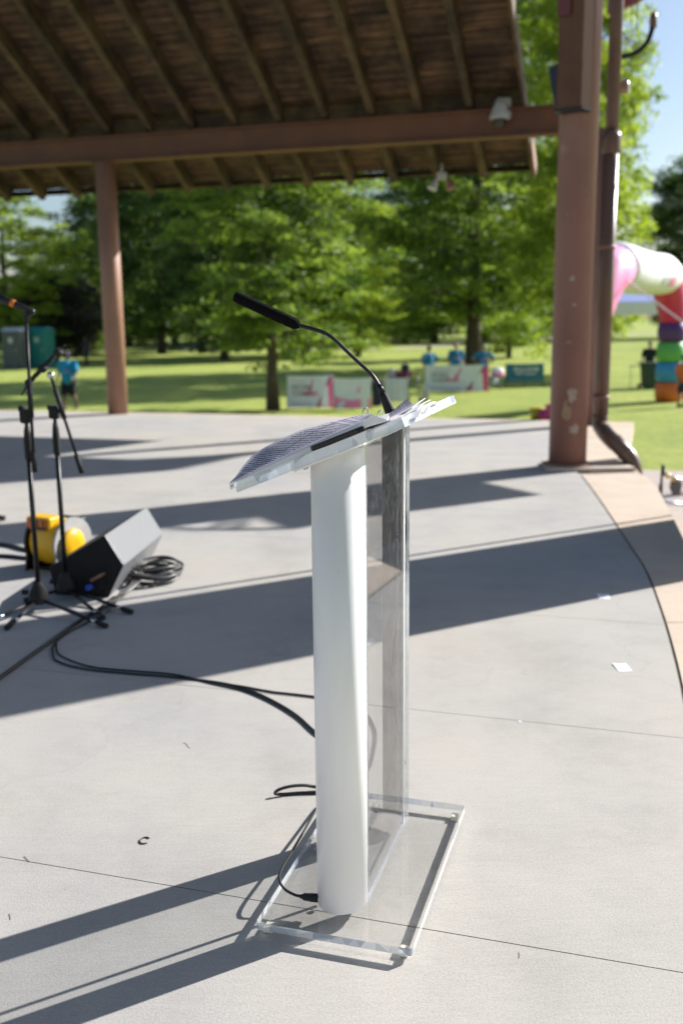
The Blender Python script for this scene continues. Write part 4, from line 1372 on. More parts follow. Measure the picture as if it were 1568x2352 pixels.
# ================================================================== SMALL LITTER
def card(px, py, w_, h_, rot, label, name='paper_square', m=None):
    c_ = G(px, py, 0.0012)
    a = RAD(rot)
    X, Y = V(math.cos(a), math.sin(a), 0), V(-math.sin(a), math.cos(a), 0)
    def fn(u, v):
        return c_ + X * (w_ * (u - 0.5)) + Y * (h_ * (v - 0.5)) + V(0, 0, 0.0035 * abs(u - 0.5) * 2 * v)
    solo(name, MB().sheet(fn, 5, 5, 0.0007), m or M_paper, label, 'paper')
card(1428, 1533, 0.056, 0.088, 2, 'small white paper square lying in the sun near the curved border')
card(1385, 1370, 0.060, 0.085, -8, 'small pale paper square on the edge of the broad shadow band')
card(848, 1471, 0.045, 0.03, 28, 'tiny torn paper scrap seen through the clear lectern panel', 'paper_scrap')
card(1194, 1657, 0.012, 0.008, 20, 'white crumb on a thin floor joint right of the lectern', 'paper_crumb')
c_ = G(333, 1930, 0.0022)
pts = [c_ + V(0.0135 * math.cos(RAD(t_)), 0.0175 * math.sin(RAD(t_)), 0) for t_ in range(40, 325, 15)]
solo('broken_ring', MB().tube(pts, 0.0019, n=8), M_twig, 'broken dark ring lying open on the floor left of the lectern', 'ring')
def bit(px, m, r, label, name):
    pts = [G(x, y, r + 0.0004) for x, y in px]
    r *= 0.6
    solo(name, MB().tube(spline(pts, 4), [r * 0.6] + [r] * (len(pts) * 4 - 5) + [r * 0.5] if False else r, n=6), m, label, 'twig')
bit(((421, 1706), (428, 1708), (432, 1714), (437, 1718)), M_blade, 0.0011, 'thin green grass clipping on the sunlit floor', 'grass_clipping')
bit(((56, 1966), (62, 1972), (68, 1979)), M_twig, 0.0012, 'dark bent twig above the long floor joint at left', 'twig')
bit(((22, 2098), (24, 2104), (25, 2112)), M_twig, 0.0010, 'short twig on the far edge of the lower left shadow band', 'twig')
bit(((1190, 2678 / 1.2245), (1192, 2192), (1191, 2200)), M_twig, 0.0009, 'short dry stem in the sun right of the lectern foot', 'twig')
for i in range(26):
    pass

# ================================================================== PEOPLE
def remesh(o, vox, smooth=4):
    md = o.modifiers.new('remesh', 'REMESH')
    md.mode = 'VOXEL'
    md.voxel_size = vox
    md.use_smooth_shade = True
    sm = o.modifiers.new('smooth', 'SMOOTH')
    sm.iterations = smooth
    sm.factor = 0.5
def limb(mb, pts, rs):
    """tapered limb with rounded joints; overlapping solids are fused by the remesh"""
    P = [Vector(x) for x in pts]
    for i in range(len(P) - 1):
        a, b_ = P[i], P[i + 1]
        n_ = 5
        mb.tube([a + (b_ - a) * (k / n_) for k in range(n_ + 1)], [rs[i] + (rs[i + 1] - rs[i]) * (k / n_) for k in range(n_ + 1)], n=12)
    for q, r in zip(P, rs):
        mb.ball(q, r, n=12)
def hand(mb, wrist, dirv, side, r=0.0085):
    """palm, four unequal bent fingers and a thumb leaving the side of the palm"""
    d = Vector(dirv).normalized()
    s = Vector(side).normalized()
    s = (s - d * s.dot(d)).normalized()
    n_ = d.cross(s)
    pc = wrist + d * 0.05
    mb.box(pc, 0.085, 0.075, 0.026, (d, s, n_))
    for k, ln in enumerate((0.068, 0.078, 0.072, 0.056)):
        a = wrist + d * 0.085 + s * (0.028 - 0.0185 * k)
        b_ = a + d * (ln * 0.5) + n_ * 0.006
        c_ = b_ + d * (ln * 0.42) + n_ * 0.022
        mb.tube([a, b_, c_], [r, r, r * 0.8], n=7)
    a = wrist + d * 0.030 + s * 0.034
    b_ = a + d * 0.032 + s * 0.022
    c_ = b_ + d * 0.030 + s * 0.004 + n_ * 0.008
    mb.tube([a, b_, c_], [r * 1.25, r * 1.1, r * 0.85], n=7)
def person(foot, yaw, h, label, top, legs, hair, skin, pose='stand', cap=None, printm=None, shorts=True, build=1.0, vox=0.013, group=None):
    """y forward in the figure's own frame"""
    root = thing('person', label, 'person', foot, group)
    k = h / 1.75
    c_, s_ = math.cos(yaw), math.sin(yaw)
    def T(x, y, z):
        return foot + V((x * c_ - y * s_) * k, (x * s_ + y * c_) * k, z * k)
    def R(x):
        return x * k
    if pose == 'walk':
        hipz = 0.91
        ll = [(0.10, 0.0, hipz), (0.11, 0.17, 0.50), (0.11, 0.20, 0.09)]
        rl = [(-0.10, 0.0, hipz), (-0.10, 0.02, 0.49), (-0.10, -0.24, 0.16)]
        toes = [(0.115, 0.36, 0.045), (-0.10, -0.14, 0.045)]
        la = [(0.22, 0.0, 1.40), (0.34, -0.10, 1.13), (0.36, 0.06, 0.90)]
        ra = [(-0.22, 0.0, 1.40), (-0.30, 0.12, 1.14), (-0.27, 0.30, 0.97)]
    elif pose == 'hips':
        hipz = 0.92
        ll = [(0.10, 0, hipz), (0.12, 0.02, 0.50), (0.13, -0.01, 0.09)]
        rl = [(-0.10, 0, hipz), (-0.12, 0.02, 0.50), (-0.13, -0.01, 0.09)]
        toes = [(0.15, 0.15, 0.04), (-0.15, 0.15, 0.04)]
        la = [(0.21, 0, 1.40), (0.44, -0.05, 1.20), (0.24, 0.06, 1.03)]
        ra = [(-0.21, 0, 1.40), (-0.44, -0.05, 1.20), (-0.24, 0.06, 1.03)]
    else:
        hipz = 0.92
        ll = [(0.09, 0, hipz), (0.10, 0.02, 0.50), (0.11, -0.01, 0.09)]
        rl = [(-0.09, 0, hipz), (-0.10, 0.02, 0.50), (-0.11, -0.01, 0.09)]
        toes = [(0.12, 0.16, 0.04), (-0.12, 0.16, 0.04)]
        la = [(0.20, 0, 1.40), (0.27, -0.02, 1.13), (0.27, 0.10, 0.90)]
        ra = [(-0.20, 0, 1.40), (-0.27, -0.02, 1.13), (-0.27, 0.10, 0.90)]
    B_ = build
    mb = MB()
    t_ = lambda L_: [T(*q) for q in L_]
    for lg in (ll, rl):
        limb(mb, t_(lg), [R(0.088 * B_), R(0.060), R(0.042)])
        a, b2 = lg[1], lg[2]
        mb.ball(T((a[0] + b2[0]) / 2, (a[1] + b2[1]) / 2 - 0.02, a[2] * 0.66 + b2[2] * 0.34), R(0.062), R(0.062), R(0.11), n=12)
    for lg, to in ((ll, toes[0]), (rl, toes[1])):
        an = lg[2]
        limb(mb, [T(an[0], an[1] - 0.03, max(an[2] - 0.05, 0.042)), T(*to)], [R(0.042), R(0.035)])
    for ar, sd_ in ((la, 1), (ra, -1)):
        limb(mb, t_(ar), [R(0.056 * B_), R(0.043), R(0.030)])
        d_ = T(*ar[2]) - T(*ar[1])
        hand(mb, T(*ar[2]), d_, T(sd_ * -0.3, 1, 0) - T(0, 0, 0), R(0.0095))
    limb(mb, [T(0, 0, 0.95), T(0, 0.02 * B_, 1.10), T(0, 0, 1.30), T(0, 0, 1.40)], [R(0.145 * B_), R(0.15 * B_), R(0.145 * B_), R(0.10)])
    limb(mb, [T(-0.19, 0, 1.40), T(0, 0, 1.42), T(0.19, 0, 1.40)], [R(0.06), R(0.07), R(0.06)])
    limb(mb, [T(0, 0, 1.42), T(0, 0.02, 1.54)], [R(0.062), R(0.055)])
    ax = (T(1, 0, 0) - T(0, 0, 0), T(0, 1, 0) - T(0, 0, 0), Z)
    ax = tuple(q.normalized() for q in ax)
    mb.ball(T(0, 0.02, 1.645), R(0.077), R(0.095), R(0.112), n=16, ax=ax)
    mb.ball(T(0, 0.055, 1.58), R(0.050), R(0.055), R(0.05), n=12, ax=ax)
    mb.ball(T(0, 0.122, 1.625), R(0.016), R(0.022), R(0.026), n=8, ax=ax)
    for sd_ in (-1, 1):
        mb.ball(T(0.079 * sd_, 0.01, 1.63), R(0.012), R(0.022), R(0.032), n=8, ax=ax)
    bo_ = part('body', mb, skin, root)
    remesh(bo_, vox * 0.75, 3)
    for sd_ in (-1, 1):
        part('eye', MB().ball(T(0.032 * sd_, 0.103, 1.652), R(0.012), n=8), M_blackx, bo_)
    part('mouth', MB().ball(T(0, 0.106, 1.573), R(0.024), R(0.008), R(0.006), n=8, ax=ax), M_mag, bo_)
    # shirt
    mb = MB()
    limb(mb, [T(0, 0, 0.93), T(0, 0.025 * B_, 1.08), T(0, 0.01, 1.28), T(0, 0, 1.38)], [R(0.185 * B_), R(0.19 * B_), R(0.175 * B_), R(0.12)])
    limb(mb, [T(-0.17, 0, 1.40), T(0, 0, 1.405), T(0.17, 0, 1.40)], [R(0.078), R(0.085), R(0.078)])
    for ar in (la, ra):
        a, b2 = T(*ar[0]), T(*ar[1])
        limb(mb, [a, a + (b2 - a) * 0.72], [R(0.078 * B_), R(0.074 * B_)])
    sh = part('shirt', mb, top, root)
    remesh(sh, vox, 5)
    if printm:
        # print lying on the chest
        mb = MB()
        mb.ball(T(-0.02, 0.165 * B_ + 0.018, 1.17), R(0.11), R(0.03), R(0.028), n=14, ax=ax)
        part('chest_print', mb, printm, sh)
    # shorts or trousers
    mb = MB()
    limb(mb, [T(0, 0, 0.98), T(0, 0, 0.90)], [R(0.160 * B_), R(0.150 * B_)])
    for lg in (ll, rl):
        a, b2, c2_ = T(*lg[0]), T(*lg[1]), T(*lg[2])
        if shorts:
            limb(mb, [a, a + (b2 - a) * 0.92], [R(0.115 * B_), R(0.098 * B_)])
        else:
            limb(mb, [a, b2, b2 + (c2_ - b2) * 0.95], [R(0.112 * B_), R(0.082), R(0.066)])
    tr_ = part('shorts' if shorts else 'trousers', mb, legs, root)
    remesh(tr_, vox, 4)
    # shoes
    for lg, to in ((ll, toes[0]), (rl, toes[1])):
        an = lg[2]
        mb = MB()
        limb(mb, [T(an[0], an[1] - 0.045, max(an[2] - 0.045, 0.046)), T(to[0], to[1], to[2] + 0.003)], [R(0.050), R(0.042)])
        part('shoe', mb, M_shorts, root)
    # hair or cap
    mb = MB()
    mb.ball(T(0, -0.002, 1.672), R(0.088), R(0.100), R(0.094), n=16, ax=ax)
    if cap:
        mb.box(T(0, 0.135, 1.685), R(0.13), R(0.10), R(0.012), ax)
        part('cap', mb, cap, root, bevel=0.01)
    else:
        part('hair', mb, hair, root)
    return root
def ground_px(x, y):
    return G(x, y, GZ)
f0 = ground_px(163, 941)
person(f0, RAD(172), 1.80, 'person in bright blue T-shirt, black shorts and purple cap walking on lawn', M_shirt, M_shorts, M_hair, M_skin2, 'walk', cap=M_purple, printm=M_pink, build=1.22)
def behind(px, dist):
    q = D(px, 800, dist)
    return V(q.x, q.y, GZ)
person(behind(985, 37.4), RAD(35), 1.66, 'dark haired person in teal shirt turned sideways at the left banner end', M_shirt2, M_navy, M_hair, M_skin, 'hips', shorts=False, build=1.08)
person(behind(1047, 38.0), RAD(180), 1.76, 'person in teal shirt standing left of the large tree trunk', M_shirt2, M_navy, M_hair, M_skin, 'stand', printm=M_pink, shorts=False, build=1.12)
person(behind(1110, 37.6), RAD(180), 1.70, 'person in teal shirt with hands on hips right of tree trunk', M_shirt2, M_navy, M_hair, M_skin2, 'hips', printm=M_pink, shorts=False)
person(ground_px(200, 841), RAD(90), 1.75, 'distant person in navy clothes standing left of the slim post', M_navy, M_navy, M_hair, M_skin2, 'stand', shorts=False, vox=0.02)
person(behind(1492, 38.5), RAD(160), 1.72, 'person in black standing behind the green bin near the arch', M_shorts, M_shorts, M_hair, M_skin, 'stand', shorts=False, vox=0.018)
person(behind(1571, 30.0), RAD(200), 1.55, 'person in orange shirt at the right edge beside the inflatable arch', M_orange, M_navy, M_hair, M_skin, 'stand', vox=0.018)

# ================================================================== BANNERS AND TABLES ON THE LAWN
def text_mesh(txt, size):
    cu = bpy.data.curves.new('lettering', 'FONT')
    cu.body = txt
    cu.size = size
    cu.extrude = 0.0
    ob = bpy.data.objects.new('tmp', cu)
    COL.objects.link(ob)
    dg = bpy.context.evaluated_depsgraph_get()
    me = bpy.data.meshes.new_from_object(ob.evaluated_get(dg))
    vs_ = [v.co.copy() for v in me.vertices]
    fs = [tuple(p_.vertices) for p_ in me.polygons]
    bpy.data.objects.remove(ob)
    bpy.data.meshes.remove(me)
    return vs_, fs
def banner(px0, px1, ytop, ybot, label, dist=None, kind='white', posts=True):
    a = ground_px(px0, ybot + 4)
    dd = a.y if dist is None else dist
    p00, p10 = D(px0, ybot, dd), D(px1, ybot, dd)
    p01, p11 = D(px0, ytop, dd), D(px1, ytop, dd)
    X = (p10 - p00)
    X.z = 0
    W_ = X.length
    X.normalize()
    Yn = V(X.y, -X.x, 0)                                # towards the camera
    if Yn.y > 0:
        Yn = -Yn
    zlo, zhi = min(p00.z, p10.z), max(p01.z, p11.z)
    H_ = zhi - zlo
    o0 = V(p00.x, p00.y, zlo)
    root = thing('banner', label, 'banner', V(o0.x, o0.y, GZ))
    def at(u, v, off=0.0):
        sag = 0.02 * math.sin(u * math.pi * 3) - 0.015 * math.sin(math.pi * u) * v
        return o0 + X * (u * W_) + V(0, 0, v * H_ - 0.03 * math.sin(math.pi * u) * v) - Yn * (-sag - off)
    cl = part('cloth', MB().sheet(lambda u, v: at(u, v), 16, 6, 0.004), M_teal if kind == 'teal' else M_banw, root)
    for u in ((0.0, 0.5, 1.0) if posts else (0.0, 1.0)):
        q = at(u, 0.0)
        part('pole', MB().tube([V(q.x, q.y, GZ) - Yn * 0.035, V(q.x, q.y, zhi + 0.03) - Yn * 0.035], 0.016, n=8), M_black, root)
    def flat(name, poly, m):
        mb = MB()
        mb.add([at(u, v, 0.012) for u, v in poly], [tuple(range(len(poly)))])
        part(name, mb, m, cl)
    def lettering(txt, u0, v0, size, m):
        vs2, fs = text_mesh(txt, size)
        mb = MB()
        mb.add([at(u0 + q.x / W_, v0 + q.y / H_, 0.013) for q in vs2], fs)
        part('lettering', mb, m, cl)
    if kind == 'white':
        flat('pink_corner', [(0.66, 0.0), (0.99, 0.0), (0.99, 0.97), (0.97, 0.97)], M_pink)
        flat('grey_stripe', [(0.63, 0.0), (0.66, 0.0), (0.97, 0.97), (0.93, 0.97)], M_dgrey)
        lettering('MORE', 0.10, 0.56, H_ * 0.24, M_dgrey)
        lettering('THAN', 0.10, 0.36, H_ * 0.24, M_dgrey)
        lettering('PINK', 0.33, 0.36, H_ * 0.24, M_pink)
        # ribbon of dots and a head
        rb = [(0.47, 0.62), (0.50, 0.55), (0.54, 0.66), (0.58, 0.88), (0.555, 0.90), (0.53, 0.72), (0.505, 0.66), (0.49, 0.70)]
        flat('ribbon', rb, M_pink)
        flat('ribbon', [(0.43, 0.42), (0.47, 0.36), (0.52, 0.55), (0.50, 0.62)], M_pink)
        for i in range(2):
            flat('small_print', [(0.10, 0.14 - 0.07 * i), (0.55, 0.14 - 0.07 * i), (0.55, 0.17 - 0.07 * i), (0.10, 0.17 - 0.07 * i)], M_lgrey)
        flat('small_print', [(0.14, 0.80), (0.42, 0.80), (0.42, 0.84), (0.14, 0.84)], M_lgrey)
    elif kind == 'second':
        flat('pink_hem', [(0.0, 0.0), (1.0, 0.0), (1.0, 0.34), (0.7, 0.30), (0.45, 0.28), (0.2, 0.34), (0.0, 0.42)], M_pinklt)
        flat('ribbon', [(0.62, 0.55), (0.68, 0.50), (0.72, 0.72), (0.69, 0.76)], M_pinklt)
    elif kind == 'teal':
        # the white marks are too blurred to read: strokes only
        for u0, u1, v0, v1 in ((0.20, 0.30, 0.60, 0.82), (0.33, 0.42, 0.62, 0.78), (0.45, 0.54, 0.60, 0.76), (0.57, 0.68, 0.62, 0.80), (0.71, 0.86, 0.60, 0.80), (0.24, 0.46, 0.42, 0.52), (0.50, 0.78, 0.40, 0.50)):
            flat('white_mark', [(u0, v0), (u1, v0), (u1 + 0.01, v1), (u0 + 0.01, v1)], M_lgrey)
        flat('white_mark', [(0.08, 0.12), (0.92, 0.12), (0.92, 0.15), (0.08, 0.15)], M_peri)
    return root
banner(660, 764, 862, 936, 'white banner with pink corner left of the lectern microphone')
banner(767, 851, 868, 938, 'white banner with pink lower hem next to the left banner', kind='second')
banner(975, 1121, 838, 898, 'white banner with pink corner in front of three people', dist=36.6)
banner(1161, 1247, 835, 876, 'teal banner with white marks beside the thick column', dist=39.0, kind='teal')
# folding table draped with a white cloth, with bags
def table(px0, px1, ytop, dist, name, label, cat, drape=True, front=None):
    a, b_ = D(px0, ytop, dist), D(px1, ytop, dist)
    X = (b_ - a); X.z = 0
    W_ = X.length; X.normalize()
    Yv = V(-X.y, X.x, 0)
    c_ = (a + b_) / 2
    zt = c_.z
    root = thing(name, label, cat, V(c_.x, c_.y, GZ))
    part('table_top', MB().box(V(c_.x, c_.y, zt - 0.015) + Yv * 0.35, W_, 0.72, 0.03, (X, Yv, Z)), M_grey, root)
    for sx in (-1, 1):
        for sy in (0.05, 0.65):
            q = V(c_.x, c_.y, 0) + X * (sx * (W_ / 2 - 0.06)) + Yv * sy
            part('leg', MB().tube([V(q.x, q.y, GZ), V(q.x, q.y, zt - 0.03)], 0.014, n=8), M_dgrey, root)
    if drape:
        def fn(u, v):
            q = c_ + X * ((u - 0.5) * W_ * 1.01) - Yv * (0.022 + 0.014 * math.sin(u * 23))
            return V(q.x, q.y, zt + 0.003 - v * (zt - GZ - 0.06))
        part('front_cloth', MB().sheet(fn, 24, 4, 0.004), front or M_banw, root)
    return root, c_, X, Yv, zt
rt, tc_, tX, tY, tz = table(884, 938, 869, 32.2, 'draped_table', 'table with white front cloth holding bags right of the banners', 'table')
def sit(px, dist, z):
    q = D(px, 850, dist)
    return V(q.x, q.y, z)
q = sit(900, 32.5, tz)
mb = MB().ball(q + V(0, 0, 0.10), 0.20, 0.18, 0.19, n=16)
mb.tube([q + V(-0.07, 0, 0.27), q + V(0, 0, 0.34), q + V(0.07, 0, 0.27)], 0.015, n=6)
solo('round_bag', mb, M_grey, 'rounded pale grey bag on the white draped table', 'bag', origin=q)
q = sit(925, 32.5, tz)
bx_ = thing('magenta_box', 'dark magenta box on the right end of the draped table', 'box', q)
part('carton', MB().box(q + V(0.02, 0, 0.085), 0.52, 0.32, 0.16), mat('dark_magenta', (0.17, 0.012, 0.07), rough=0.6), bx_, bevel=0.01)
part('lid', MB().box(q + V(0.02, 0, 0.172), 0.54, 0.34, 0.03), mat('dark_magenta', (0.17, 0.012, 0.07)), bx_, bevel=0.006)
q2 = q + V(0.07, 0, 0.19)
pk = thing('navy_backpack', 'navy backpack standing on the magenta box', 'backpack', q2)
part('pack_body', MB().box(q2 + V(0, 0, 0.125), 0.27, 0.2, 0.25), M_navy, pk, bevel=0.06)
part('front_pocket', MB().box(q2 + V(0, -0.115, 0.09), 0.2, 0.06, 0.13), M_navy, pk, bevel=0.02)
part('carry_loop', MB().tube([q2 + V(-0.04, 0, 0.24), q2 + V(0, 0, 0.29), q2 + V(0.04, 0, 0.24)], 0.01, n=6), M_shorts, pk)
q = ground_px(866, 932)
q = V(q.x, q.y, GZ)
db = thing('dark_bag', 'dark upright duffel bag between the white banners and the table', 'bag', q)
part('bag_body', MB().box(q + V(0, 0, 0.42), 0.34, 0.3, 0.82), M_navy, db, bevel=0.09)
part('strap', MB().tube(spline([q + V(-0.1, -0.16, 0.55), q + V(0, -0.2, 0.85), q + V(0.1, -0.16, 0.55)], 5), 0.02, n=6), M_shorts, db)
q = ground_px(951, 930)
q = V(q.x, q.y, GZ)
ct = thing('hand_cart', 'folded dark hand cart leaning beside the draped table', 'hand cart', q)
for sx in (-1, 1):
    part('side_rail', MB().tube([q + V(0.16 * sx, 0, 0.1), q + V(0.16 * sx - 0.05, 0.1, 0.95)], 0.022, n=8), M_bin, ct)
    wl = part('wheel', MB().tube([q + V(0.20 * sx - 0.02, 0, 0.11), q + V(0.20 * sx + 0.02, 0, 0.11)], 0.11, n=20), M_rubber, ct)
    part('hub', MB().tube([q + V(0.20 * sx - 0.024, 0, 0.11), q + V(0.20 * sx + 0.024, 0, 0.11)], 0.04, n=12), M_grey, wl)
for z in (0.3, 0.55, 0.8):
    part('rung', MB().tube([q + V(-0.18, 0.03, z), q + V(0.14, 0.05, z)], 0.015, n=6), M_bin, ct)
def sack(u, v):
    return q + V(0.2 + 0.22 * u + 0.05 * v, -0.04 + 0.03 * math.sin(5 * u), 0.08 + 0.55 * v * (1 - 0.5 * u))
part('cloth_sack', MB().sheet(sack, 6, 6, 0.05), M_grey, ct)
# parcel table between the banners
rt2, tc2, tX2, tY2, tz2 = table(1123, 1153, 865, 37.5, 'small_folding_table', 'small folding table between the white and teal banners', 'table', drape=False)
q = V(tc2.x, tc2.y, tz2) + tY2 * 0.3 + V(0.12, 0, 0)
pc2 = thing('parcel', 'white and pink bundle on the small folding table', 'bundle', q)
mb = MB().ball(q + V(0, 0, 0.17), 0.24, 0.2, 0.16, n=16)
part('white_wrap', mb, M_white, pc2)
part('pink_wrap', MB().lathe([(0.19, 0.0), (0.245, 0.04), (0.255, 0.10), (0.25, 0.13)], q, n=18), M_pinklt, pc2)
q = ground_px(1137, 887)
mb = MB().ball(V(q.x, q.y, GZ + 0.14), 0.15, 0.14, 0.14, n=18)
mb.lathe([(0.05, 0.26), (0.03, 0.29), (0.045, 0.32)], V(q.x, q.y, GZ), n=10)
solo('white_sack', mb, M_white, 'small tied white sack on the grass under the folding table', 'sack', origin=V(q.x, q.y, GZ))
# bucket and sand bag at the stage edge
q = D(1231, 950, 26.0); q = V(q.x, q.y, GZ)
bk = thing('yellow_bucket', 'yellow bucket on the lawn left of the thick column', 'bucket', q)
part('pail', MB().lathe([(0.13, 0.0), (0.17, 0.36), (0.18, 0.37), (0.18, 0.40)], q, n=20), mat('mustard_plastic', (0.48, 0.36, 0.02), rough=0.45), bk)
part('bail', MB().tube(spline([q + V(-0.18, 0, 0.37), q + V(-0.12, -0.16, 0.28), q + V(0.12, -0.16, 0.28), q + V(0.18, 0, 0.37)], 6), 0.008, n=6), M_chrome, bk)
q = D(1257, 950, 25.8); q = V(q.x, q.y, GZ)
mb = MB().ball(q + V(0, 0, 0.20), 0.22, 0.2, 0.20, n=18)
mb.lathe([(0.06, 0.37), (0.04, 0.42), (0.09, 0.50)], q, n=12)
solo('magenta_sack', mb, mat('bright_magenta', (0.52, 0.012, 0.22), rough=0.5), 'magenta tied sack at the foot of the thick column', 'sack', origin=q)

# ================================================================== INFLATABLE ARCH
ag = ground_px(1533, 922)
lg0 = D(1352, 940, 25.6)
AL, AR = V(lg0.x, lg0.y, GZ), V(ag.x, ag.y, GZ)
arch = thing('inflatable_arch', 'rainbow inflatable arch with white top tube on the lawn', 'arch', (AL + AR) / 2)
ZT = D(1490, 622, 29.0).z
legs_ = []
def seg(path, rs, m, name='arch_segment', n=26):
    part(name, MB().tube(path, rs, n=n), m, arch)
hR = ZT - 0.3 - GZ
lv = [0.0, 0.62, 1.25, 1.88, 2.50]
for basep, sgn in ((AR, -1), (AL, 1)):
    for i, m in enumerate((M_org, M_blu, M_grn, M_vio)):
        z0, z1 = GZ + lv[i] + 0.004, GZ + lv[i + 1]
        seg([V(basep.x, basep.y, z0), V(basep.x, basep.y, z0 + 0.08), V(basep.x, basep.y, (z0 + z1) / 2), V(basep.x, basep.y, z1 - 0.03), V(basep.x, basep.y, z1 - 0.004)], [0.36, 0.415, 0.44, 0.415, 0.355], m)
def ap(sp, z):
    """point of the arch's plane"""
    q = AL + (AR - AL) * sp
    return V(q.x, q.y, z)
spn = (AR - AL).length
i0 = 0.12
# leaning shoulders
seg([V(AR.x, AR.y, GZ + 2.504), ap(0.99, GZ + 2.8), ap(0.95, GZ + 3.25), ap(0.88, ZT - 0.25), ap(0.82, ZT - 0.02)], [0.40, 0.42, 0.46, 0.50, 0.52], M_mag)
seg([V(AL.x, AL.y, GZ + 2.504), ap(0.02, GZ + 2.8), ap(0.06, GZ + 3.25), ap(0.13, ZT - 0.2), ap(0.20, ZT)], [0.40, 0.44, 0.50, 0.56, 0.60], M_pinklt)
seg([ap(0.19, ZT), ap(0.24, ZT + 0.02), ap(0.4, ZT - 0.02), ap(0.6, ZT - 0.06), ap(0.78, ZT - 0.04), ap(0.88, ZT - 0.10), ap(0.93, ZT - 0.2), ap(0.955, ZT - 0.3)], [0.58, 0.66, 0.63, 0.605, 0.605, 0.52, 0.34, 0.12], M_nylonw, 'top_tube', 30)
# rounded print on the white tube
tv = (AR - AL).normalized()
tn = V(tv.y, -tv.x, 0)
if tn.y > 0:
    tn = -tn
for (sp, dz, wv, hv, m) in ((0.60, 0.10, 0.20, 0.10, M_lgrey), (0.60, -0.22, 0.34, 0.10, M_lgrey), (0.69, -0.24, 0.26, 0.13, M_pinklt)):
    mb = MB()
    c_ = ap(sp, ZT - 0.05)
    rr_ = 0.622
    vs_ = []
    for i in range(5):
        for j in range(5):
            zz = dz + hv * (j / 4 - 0.5) * 2
            yy = math.sqrt(max(rr_ ** 2 - zz ** 2, 0.01)) + 0.006
            vs_.append(c_ + tv * (wv * (i / 4 - 0.5) * 2) + tn * yy + V(0, 0, zz))
    fs = [(i * 5 + j, (i + 1) * 5 + j, (i + 1) * 5 + j + 1, i * 5 + j + 1) for i in range(4) for j in range(4)]
    mb.add(vs_, fs, True)
    part('tube_print', mb, m, arch)
# guy rope
a, b_ = D(1434, 640, 26.2), D(1640, 790, 22.0)
solo('guy_rope', MB().tube([a, (a + b_) / 2 + V(0, 0, -0.03), b_], 0.022, n=6), M_white, 'pale guy strap running down right from the inflatable arch', 'strap')
part('guy_strap', MB().tube([ap(0.02, GZ + 2.6), V(AL.x - 1.3, AL.y - 0.4, GZ)], 0.05, n=6), M_pink, arch)
# white canopy tent behind the arch
tq = D(1452, 700, 43.0)
tent = thing('canopy_tent', 'pop up canopy with white valance and periwinkle roof behind the arch', 'tent', V(tq.x, tq.y, GZ))
W2, D2, zv, zr = 1.75, 1.6, D(1452, 724, 43.0).z, D(1452, 678, 43.0).z
tx = V(tq.x, tq.y, 0)
for sx in (-1, 1):
    for sy in (-1, 1):
        part('tent_pole', MB().tube([tx + V(W2 * sx, D2 * sy, GZ), tx + V(W2 * sx, D2 * sy, zv + 0.3)], 0.03, n=8), M_grey, tent)
rz0 = zv + 0.52
crn = [tx + V(-W2, -D2, rz0), tx + V(W2, -D2, rz0), tx + V(W2, D2, rz0), tx + V(-W2, D2, rz0)]
for i in range(4):
    a, b_ = crn[i], crn[(i + 1) % 4]
    mb = MB()
    mb.prism([a, b_, tx + V(0, 0, zr + 0.35)], V(0, 0, 0.02))
    part('roof_panel', mb, M_peri if i != 3 else M_tealpl, tent)
    dn = V(0, 0, -0.50)
    outv = ((a + b_) / 2 - tx); outv.z = 0; outv.normalize()
    mb = MB().sheet(lambda u, v: a + (b_ - a) * u + dn * v + outv * (0.03 + 0.02 * math.sin(u * 20) * v), 16, 3, 0.006)
    part('valance', mb, M_white, tent)
# green bin
q = ground_px(1489, 893)
bn = thing('trash_bin', 'dark green wheeled bin standing left of the rainbow arch leg', 'bin', V(q.x, q.y, GZ))
qb = V(q.x, q.y, GZ)
mb = MB()
vs_ = [qb + V(x * s1, y * s1, z) for z, s1 in ((0.03, 0.82), (0.92, 1.0)) for x, y in ((-0.29, -0.3), (0.29, -0.3), (0.29, 0.3), (-0.29, 0.3))]
mb.add(vs_, [(3, 2, 1, 0), (4, 5, 6, 7), (0, 1, 5, 4), (1, 2, 6, 5), (2, 3, 7, 6), (3, 0, 4, 7)])
part('bin_body', mb, M_bin, bn, bevel=0.03)
part('lid', MB().box(qb + V(-0.05, -0.02, 0.955), 0.70, 0.66, 0.05), M_bin, bn, bevel=0.02)
for sx in (-1, 1):
    part('wheel', MB().tube([qb + V(0.27 * sx, 0.26, 0.10), qb + V(0.33 * sx, 0.26, 0.10)], 0.10, n=16), M_rubber, bn)
part('side_shelf', MB().box(qb + V(-0.55, -0.05, 0.86), 0.42, 0.3, 0.03), M_dgrey, bn)
part('shelf_leg', MB().tube([qb + V(-0.72, -0.05, 0.0), qb + V(-0.72, -0.05, 0.85)], 0.012, n=6), M_dgrey, bn)

